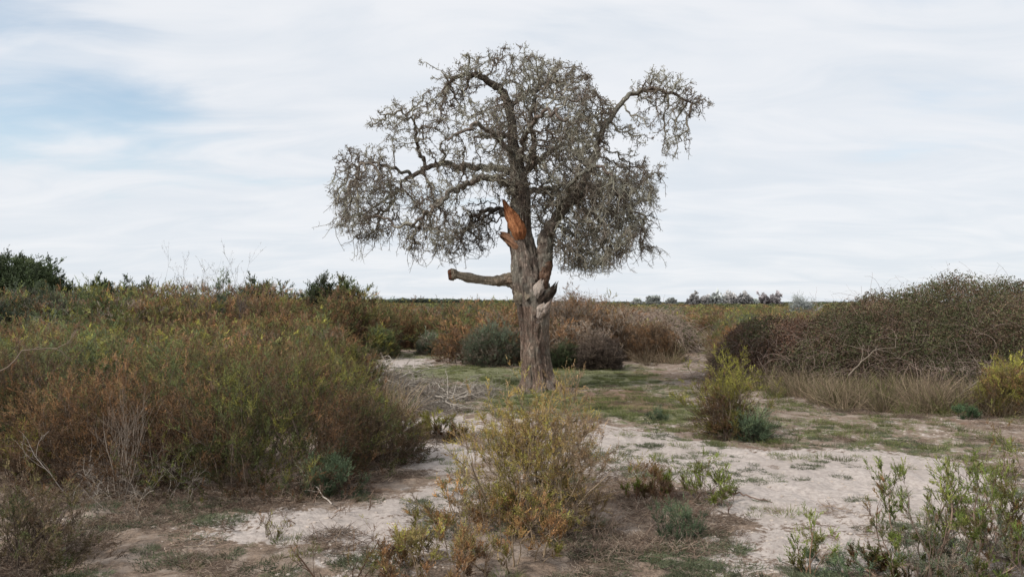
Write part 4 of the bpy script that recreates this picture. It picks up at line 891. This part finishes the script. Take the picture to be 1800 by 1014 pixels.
# small grey remnants of leaves and lichen tufts at the tips
tips = np.where(np.array([len(kids[i]) == 0 and i >= NL for i in range(N_)]))[0]
j = np.repeat(tips, 5); p = nodes[j] + rng.normal(size=(len(j), 3)) * .030; d = unit(rng.normal(size=(len(j), 3)))
lc = ramp([(.15, .13, .10), (.24, .23, .18), (.32, .31, .24), (.22, .23, .13)], rng.random(len(j)))
limb_objs = []
NAMES = ['dark twisted limb arching up to the top left', 'limb running over the top to the right', 'upright limb in the middle of the crown', 'long limb that forks low on the right and arches to the far right', 'drooping arched limb on the lower left',
         'thick level limb to the left', 'upright side limb above the level left limb', 'dark drooping limb hanging behind the split wood']
for li, (pts, hw) in enumerate(LIMBS):
    P3 = nodes[limb_nodes[li]]
    V, ring, rid, low, P, R = limb_geo(P3, np.interp(np.linspace(0, 1, len(P3)), np.linspace(0, 1, len(hw)), hw) * SC * (.86 if li == 3 else .74 if li == 0 else .62), len(P3) * 6, 20 if hw[0] < 14 else 32, 30 + li, .20)
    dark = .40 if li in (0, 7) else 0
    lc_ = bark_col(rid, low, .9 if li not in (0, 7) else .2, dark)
    if li == 3:                                                       # the torn seam runs up the foot of this limb
        py_ = 688 - V[..., 2] / SC; px_ = V[..., 0] / SC + 950; e_ = 5 * (noise(np.stack([px_ / 4, py_ / 7], -1), 4) - .5) * 2
        m_ = ((py_ > 462) & (py_ < 515) & (np.abs(px_ - np.interp(py_, [462, 490, 512], [966, 955, 952]) + e_) < np.interp(py_, [460, 475, 512], [1, 10, 15])) & (V[..., 1] < P[:, None, 1]))[..., None]
        t_ = fbm(np.stack([V[..., 0] * 45, V[..., 1] * 45, V[..., 2] * 7], -1), 3, 8)[..., None] * 1.6 - .3
        lc_ = np.where(m_, np.array([.24, .12, .07]) * (1 - t_) + np.array([.50, .34, .25]) * t_, lc_)
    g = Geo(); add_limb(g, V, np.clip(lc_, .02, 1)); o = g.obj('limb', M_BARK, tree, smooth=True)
    if li < len(NAMES): o['label'] = NAMES[li]
    k = owner[j] == li
    if k.any(): leaves(twg[li], p[k], d[k], .034 * (.5 + rng.random(k.sum())), .0075, lc[k], rng)
    if twg[li].n: twg[li].obj('twigs', M_TWIG, o)
# exposed roots
q = np.random.default_rng(5)
for k, (a, l, r0) in enumerate([(-.25, .55, .055), (-1.0, .35, .05), (.4, .35, .05), (3.4, .35, .05), (-2.2, .3, .045)]):
    pts = [np.array([math.cos(a) * .22, math.sin(a) * .22, .16]), np.array([math.cos(a) * .38, math.sin(a) * .38, .045]), np.array([math.cos(a + .2) * (.3 + l * .6), math.sin(a + .2) * (.3 + l * .6), .0]), np.array([math.cos(a + .1) * (.3 + l), math.sin(a + .1) * (.3 + l), -.05])]
    V, ring, rid, low, P, R = limb_geo(pts, [r0 * 1.3, r0, r0 * .7, r0 * .4], 40, 16, 50 + k, .2)
    g = Geo(); add_limb(g, V, bark_col(rid, low, .2)); g.obj('root', M_BARK, tree, smooth=True)

# ------------------------------------------------------------------ fallen branches by the tree
FB = 'bleached fallen branches lying left of the tree'
for k, (a, b, c, lb) in enumerate([((662, 690), (690, 640), .24, 'long bleached fallen branch propped up at the left end of the pile'), ((700, 668), (760, 652), .1, 'pale thin fallen branch lying highest on the far side of the pile'),
        ((665, 672), (735, 690), .10, 'fallen branch lying across the dense left heap of twigs'), ((690, 700), (740, 680), .16, 'short forked fallen branch inside the dense left heap'), ((760, 680), (785, 702), .18, 'crooked fallen branch standing up in the gap of the pile'),
        ((765, 712), (830, 700), .10, 'pale fallen branch at the near right of the pile'), ((790, 690), (850, 688), .14, 'bleached fallen branch at the right end of the pile, nearest the trunk'), ((655, 655), (700, 662), .05, 'flat fallen branch against the left bank'),
        ((745, 700), (800, 722), .08, 'fallen branch lying nearest the viewer in the pile')]):
    A, B = ground_xy(*a), ground_xy(*b); q = np.random.default_rng(700 + k)
    m1 = (A[0] * .6 + B[0] * .4 + q.normal() * .06, A[1] * .6 + B[1] * .4 + q.normal() * .1, c * .9)
    stick('fallen_branch', lb, 'branch', [(A[0], A[1], .03), m1, (B[0], B[1], c * .5 + .03)], .021, 710 + k, (.36, .32, .275), 12, .42, group=FB)
heap = [litter(240 + k, 130, .35, [(.2, .17, .14), (.30, .26, .22), (.38, .34, .29), (.14, .11, .09)],   .24, .0038, .09) for k in range(3)]
pts = []
q = np.random.default_rng(77)
for (px, py, hx, hy, m) in [(705, 678, 48, 12, 16), (800, 698, 50, 12, 12), (745, 700, 70, 14, 14), (830, 690, 40, 8, 8), (760, 715, 50, 8, 8), (690, 660, 30, 8, 3)]:
    for _ in range(m): pts.append(ground_xy(px + q.normal() * hx * .5, py + q.normal() * hy * .5))
pts = np.array(pts)
do_ground('dead_twig_heap', 'heap of bleached dead twigs among the fallen branches', 'twigs', proto_collection('twig_heap', heap, M_PLANT), pts[:, 0], pts[:, 1], .8, q, 3)
# clods of sand
def stone(seed, r=.05):
    q = np.random.default_rng(seed); import bmesh as bm_
    b = bm_.new(); bm_.ops.create_icosphere(b, subdivisions=3, radius=1); v = np.array([x.co[:] for x in b.verts]); f = np.array([[x.index for x in y.verts] for y in b.faces]); b.free()
    k = .75 + .5 * fbm(v * 1.3 + seed, 3, seed); v = v * k[:, None] * np.array([1, .8, .5]) * r
    g = Geo(); g.add(v, t=f, c=np.array([.42, .36, .31]) * (.85 + .3 * fbm(v * 60, 3, 1))[:, None]); return g
cl = [stone(800 + k) for k in range(4)]
x, y, q = candidates(5000, 4.3, 14, 66); s, g_2, b = masks(x, y); k = inside(CLEAR, x, y) & (s > .3) & (q.random(len(x)) < .35)
do_ground('sand_clods', 'small crumbled clods of pale sand on the trampled ground', 'clods', proto_collection('sand_clod', cl, M_STEM), x[k], y[k], .26, q, 4)

# ------------------------------------------------------------------ sky, sun, camera
w = bpy.data.worlds.new('World'); scene.world = w; w.use_nodes = True
N, L = w.node_tree.nodes, w.node_tree.links
for n in list(N): N.remove(n)
SUN_EL, SUN_AZ = math.radians(42), math.radians(-124)        # azimuth from +Y towards +X
sky = N.new('ShaderNodeTexSky'); sky.sky_type = 'NISHITA'; sky.sun_disc = False; sky.sun_elevation = SUN_EL; sky.sun_rotation = SUN_AZ
sky.air_density = 1.0; sky.dust_density = .4
bg1 = N.new('ShaderNodeBackground'); bg1.inputs[1].default_value = .15; tn = N.new('ShaderNodeMix'); tn.data_type = 'RGBA'; tn.blend_type = 'MULTIPLY'; tn.inputs[0].default_value = 1; tn.inputs[7].default_value = (1.02, 1.08, 1.02, 1); L.new(sky.outputs[0], tn.inputs[6]); L.new(tn.outputs[2], bg1.inputs[0])
tc = N.new('ShaderNodeTexCoord'); sx = N.new('ShaderNodeSeparateXYZ'); L.new(tc.outputs['Generated'], sx.inputs[0])
def mth(op, a, b=None):
    n = N.new('ShaderNodeMath'); n.operation = op
    for i, v in ((0, a), (1, b)):
        if v is None: continue
        if isinstance(v, (int, float)): n.inputs[i].default_value = v
        else: L.new(v, n.inputs[i])
    return n.outputs[0]
def rg(v, a, b, c=0., d=1.):
    n = N.new('ShaderNodeMapRange'); n.interpolation_type = 'SMOOTHSTEP'
    n.inputs[1].default_value = a; n.inputs[2].default_value = b; n.inputs[3].default_value = c; n.inputs[4].default_value = d; L.new(v, n.inputs[0]); return n.outputs[0]
zz = mth('ADD', mth('MAXIMUM', sx.outputs[2], 0.0), .16)
cv = N.new('ShaderNodeCombineXYZ'); L.new(mth('DIVIDE', sx.outputs[0], zz), cv.inputs[0]); L.new(mth('DIVIDE', sx.outputs[1], zz), cv.inputs[1])
def wn(scale, rot, st, loc, det=7, dist=.6):
    mp = N.new('ShaderNodeMapping'); mp.inputs['Rotation'].default_value = (0, 0, rot); mp.inputs['Scale'].default_value = st; mp.inputs['Location'].default_value = loc
    n = N.new('ShaderNodeTexNoise'); n.inputs['Scale'].default_value = scale; n.inputs['Detail'].default_value = det; n.inputs['Roughness'].default_value = .55; n.inputs['Distortion'].default_value = dist
    L.new(cv.outputs[0], mp.inputs[0]); L.new(mp.outputs[0], n.inputs['Vector']); return n.outputs[0]
c1 = wn(.8, .5, (.8, 1.2, 1), (3.3, 1.2, 0), 5, .3); c2 = wn(2.2, .45, (.7, 1.3, 1), (1, 5, 0), 10, .8)
cl_ = mth('ADD', mth('MULTIPLY', c1, .7), mth('MULTIPLY', c2, .3))
# gap of blue towards the upper left, thinner veil towards the top
nrm = N.new('ShaderNodeVectorMath'); nrm.operation = 'DISTANCE'; L.new(tc.outputs['Generated'], nrm.inputs[0])
def dirv(px, py):
    v = Vector(((px - CX) / F, 1, -(py - HY) / F)); v.normalize(); return v
nrm.inputs[1].default_value = dirv(60, 115)
gap = rg(nrm.outputs['Value'], .05, .22, .18, 0)
n2 = N.new('ShaderNodeVectorMath'); n2.operation = 'DISTANCE'; L.new(tc.outputs['Generated'], n2.inputs[0]); n2.inputs[1].default_value = dirv(1500, -90)
n3 = N.new('ShaderNodeVectorMath'); n3.operation = 'DISTANCE'; L.new(tc.outputs['Generated'], n3.inputs[0]); n3.inputs[1].default_value = dirv(1580, 230)
veil = rg(n3.outputs['Value'], .05, .32, .13, 0)
gap2 = rg(n2.outputs['Value'], .05, .30, .14, 0)
hor = rg(sx.outputs[2], .0, .16, .22, 0)
cov = rg(mth('ADD', mth('ADD', hor, veil), mth('SUBTRACT', mth('SUBTRACT', cl_, gap), gap2)), .24, .49, .30, .97)
bg2 = N.new('ShaderNodeBackground'); bg2.inputs[1].default_value = 1.0
cm = N.new('ShaderNodeMix'); cm.data_type = 'RGBA'; cm.inputs[6].default_value = (.75, .80, .865, 1); cm.inputs[7].default_value = (.88, .895, .93, 1)
L.new(rg(mth('ADD', c2, mth('MULTIPLY', sx.outputs[2], .3)), .30, .80), cm.inputs[0]); L.new(cm.outputs[2], bg2.inputs[0])
mx = N.new('ShaderNodeMixShader'); L.new(cov, mx.inputs[0]); L.new(bg1.outputs[0], mx.inputs[1]); L.new(bg2.outputs[0], mx.inputs[2])
out = N.new('ShaderNodeOutputWorld'); L.new(mx.outputs[0], out.inputs[0])
w.cycles.sampling_method = 'MANUAL'; w.cycles.sample_map_resolution = 512

sun = bpy.data.lights.new('sun', 'SUN'); sun.energy = 3.2; sun.angle = math.radians(3); sun.color = (1, .95, .88)
so = bpy.data.objects.new('sun', sun); COL.objects.link(so)
sd = Vector((math.sin(SUN_AZ) * math.cos(SUN_EL), math.cos(SUN_AZ) * math.cos(SUN_EL), math.sin(SUN_EL)))
so.rotation_euler = (-sd).to_track_quat('-Z', 'Y').to_euler()
cam = bpy.data.cameras.new('camera'); co = bpy.data.objects.new('camera', cam); COL.objects.link(co); scene.camera = co
cam.lens = 28; cam.sensor_width = 36; cam.clip_start = .05; cam.clip_end = 20000
co.location = (0, 0, EYE); co.rotation_euler = (math.radians(90) + math.atan((HY - 507) / F), 0, 0)
scene.view_settings.view_transform = 'Standard'; scene.view_settings.look = 'None'; scene.view_settings.exposure = 0
scene.cycles.use_denoising = True; scene.cycles.max_bounces = 6; scene.cycles.transparent_max_bounces = 4
scene.render.film_transparent = False
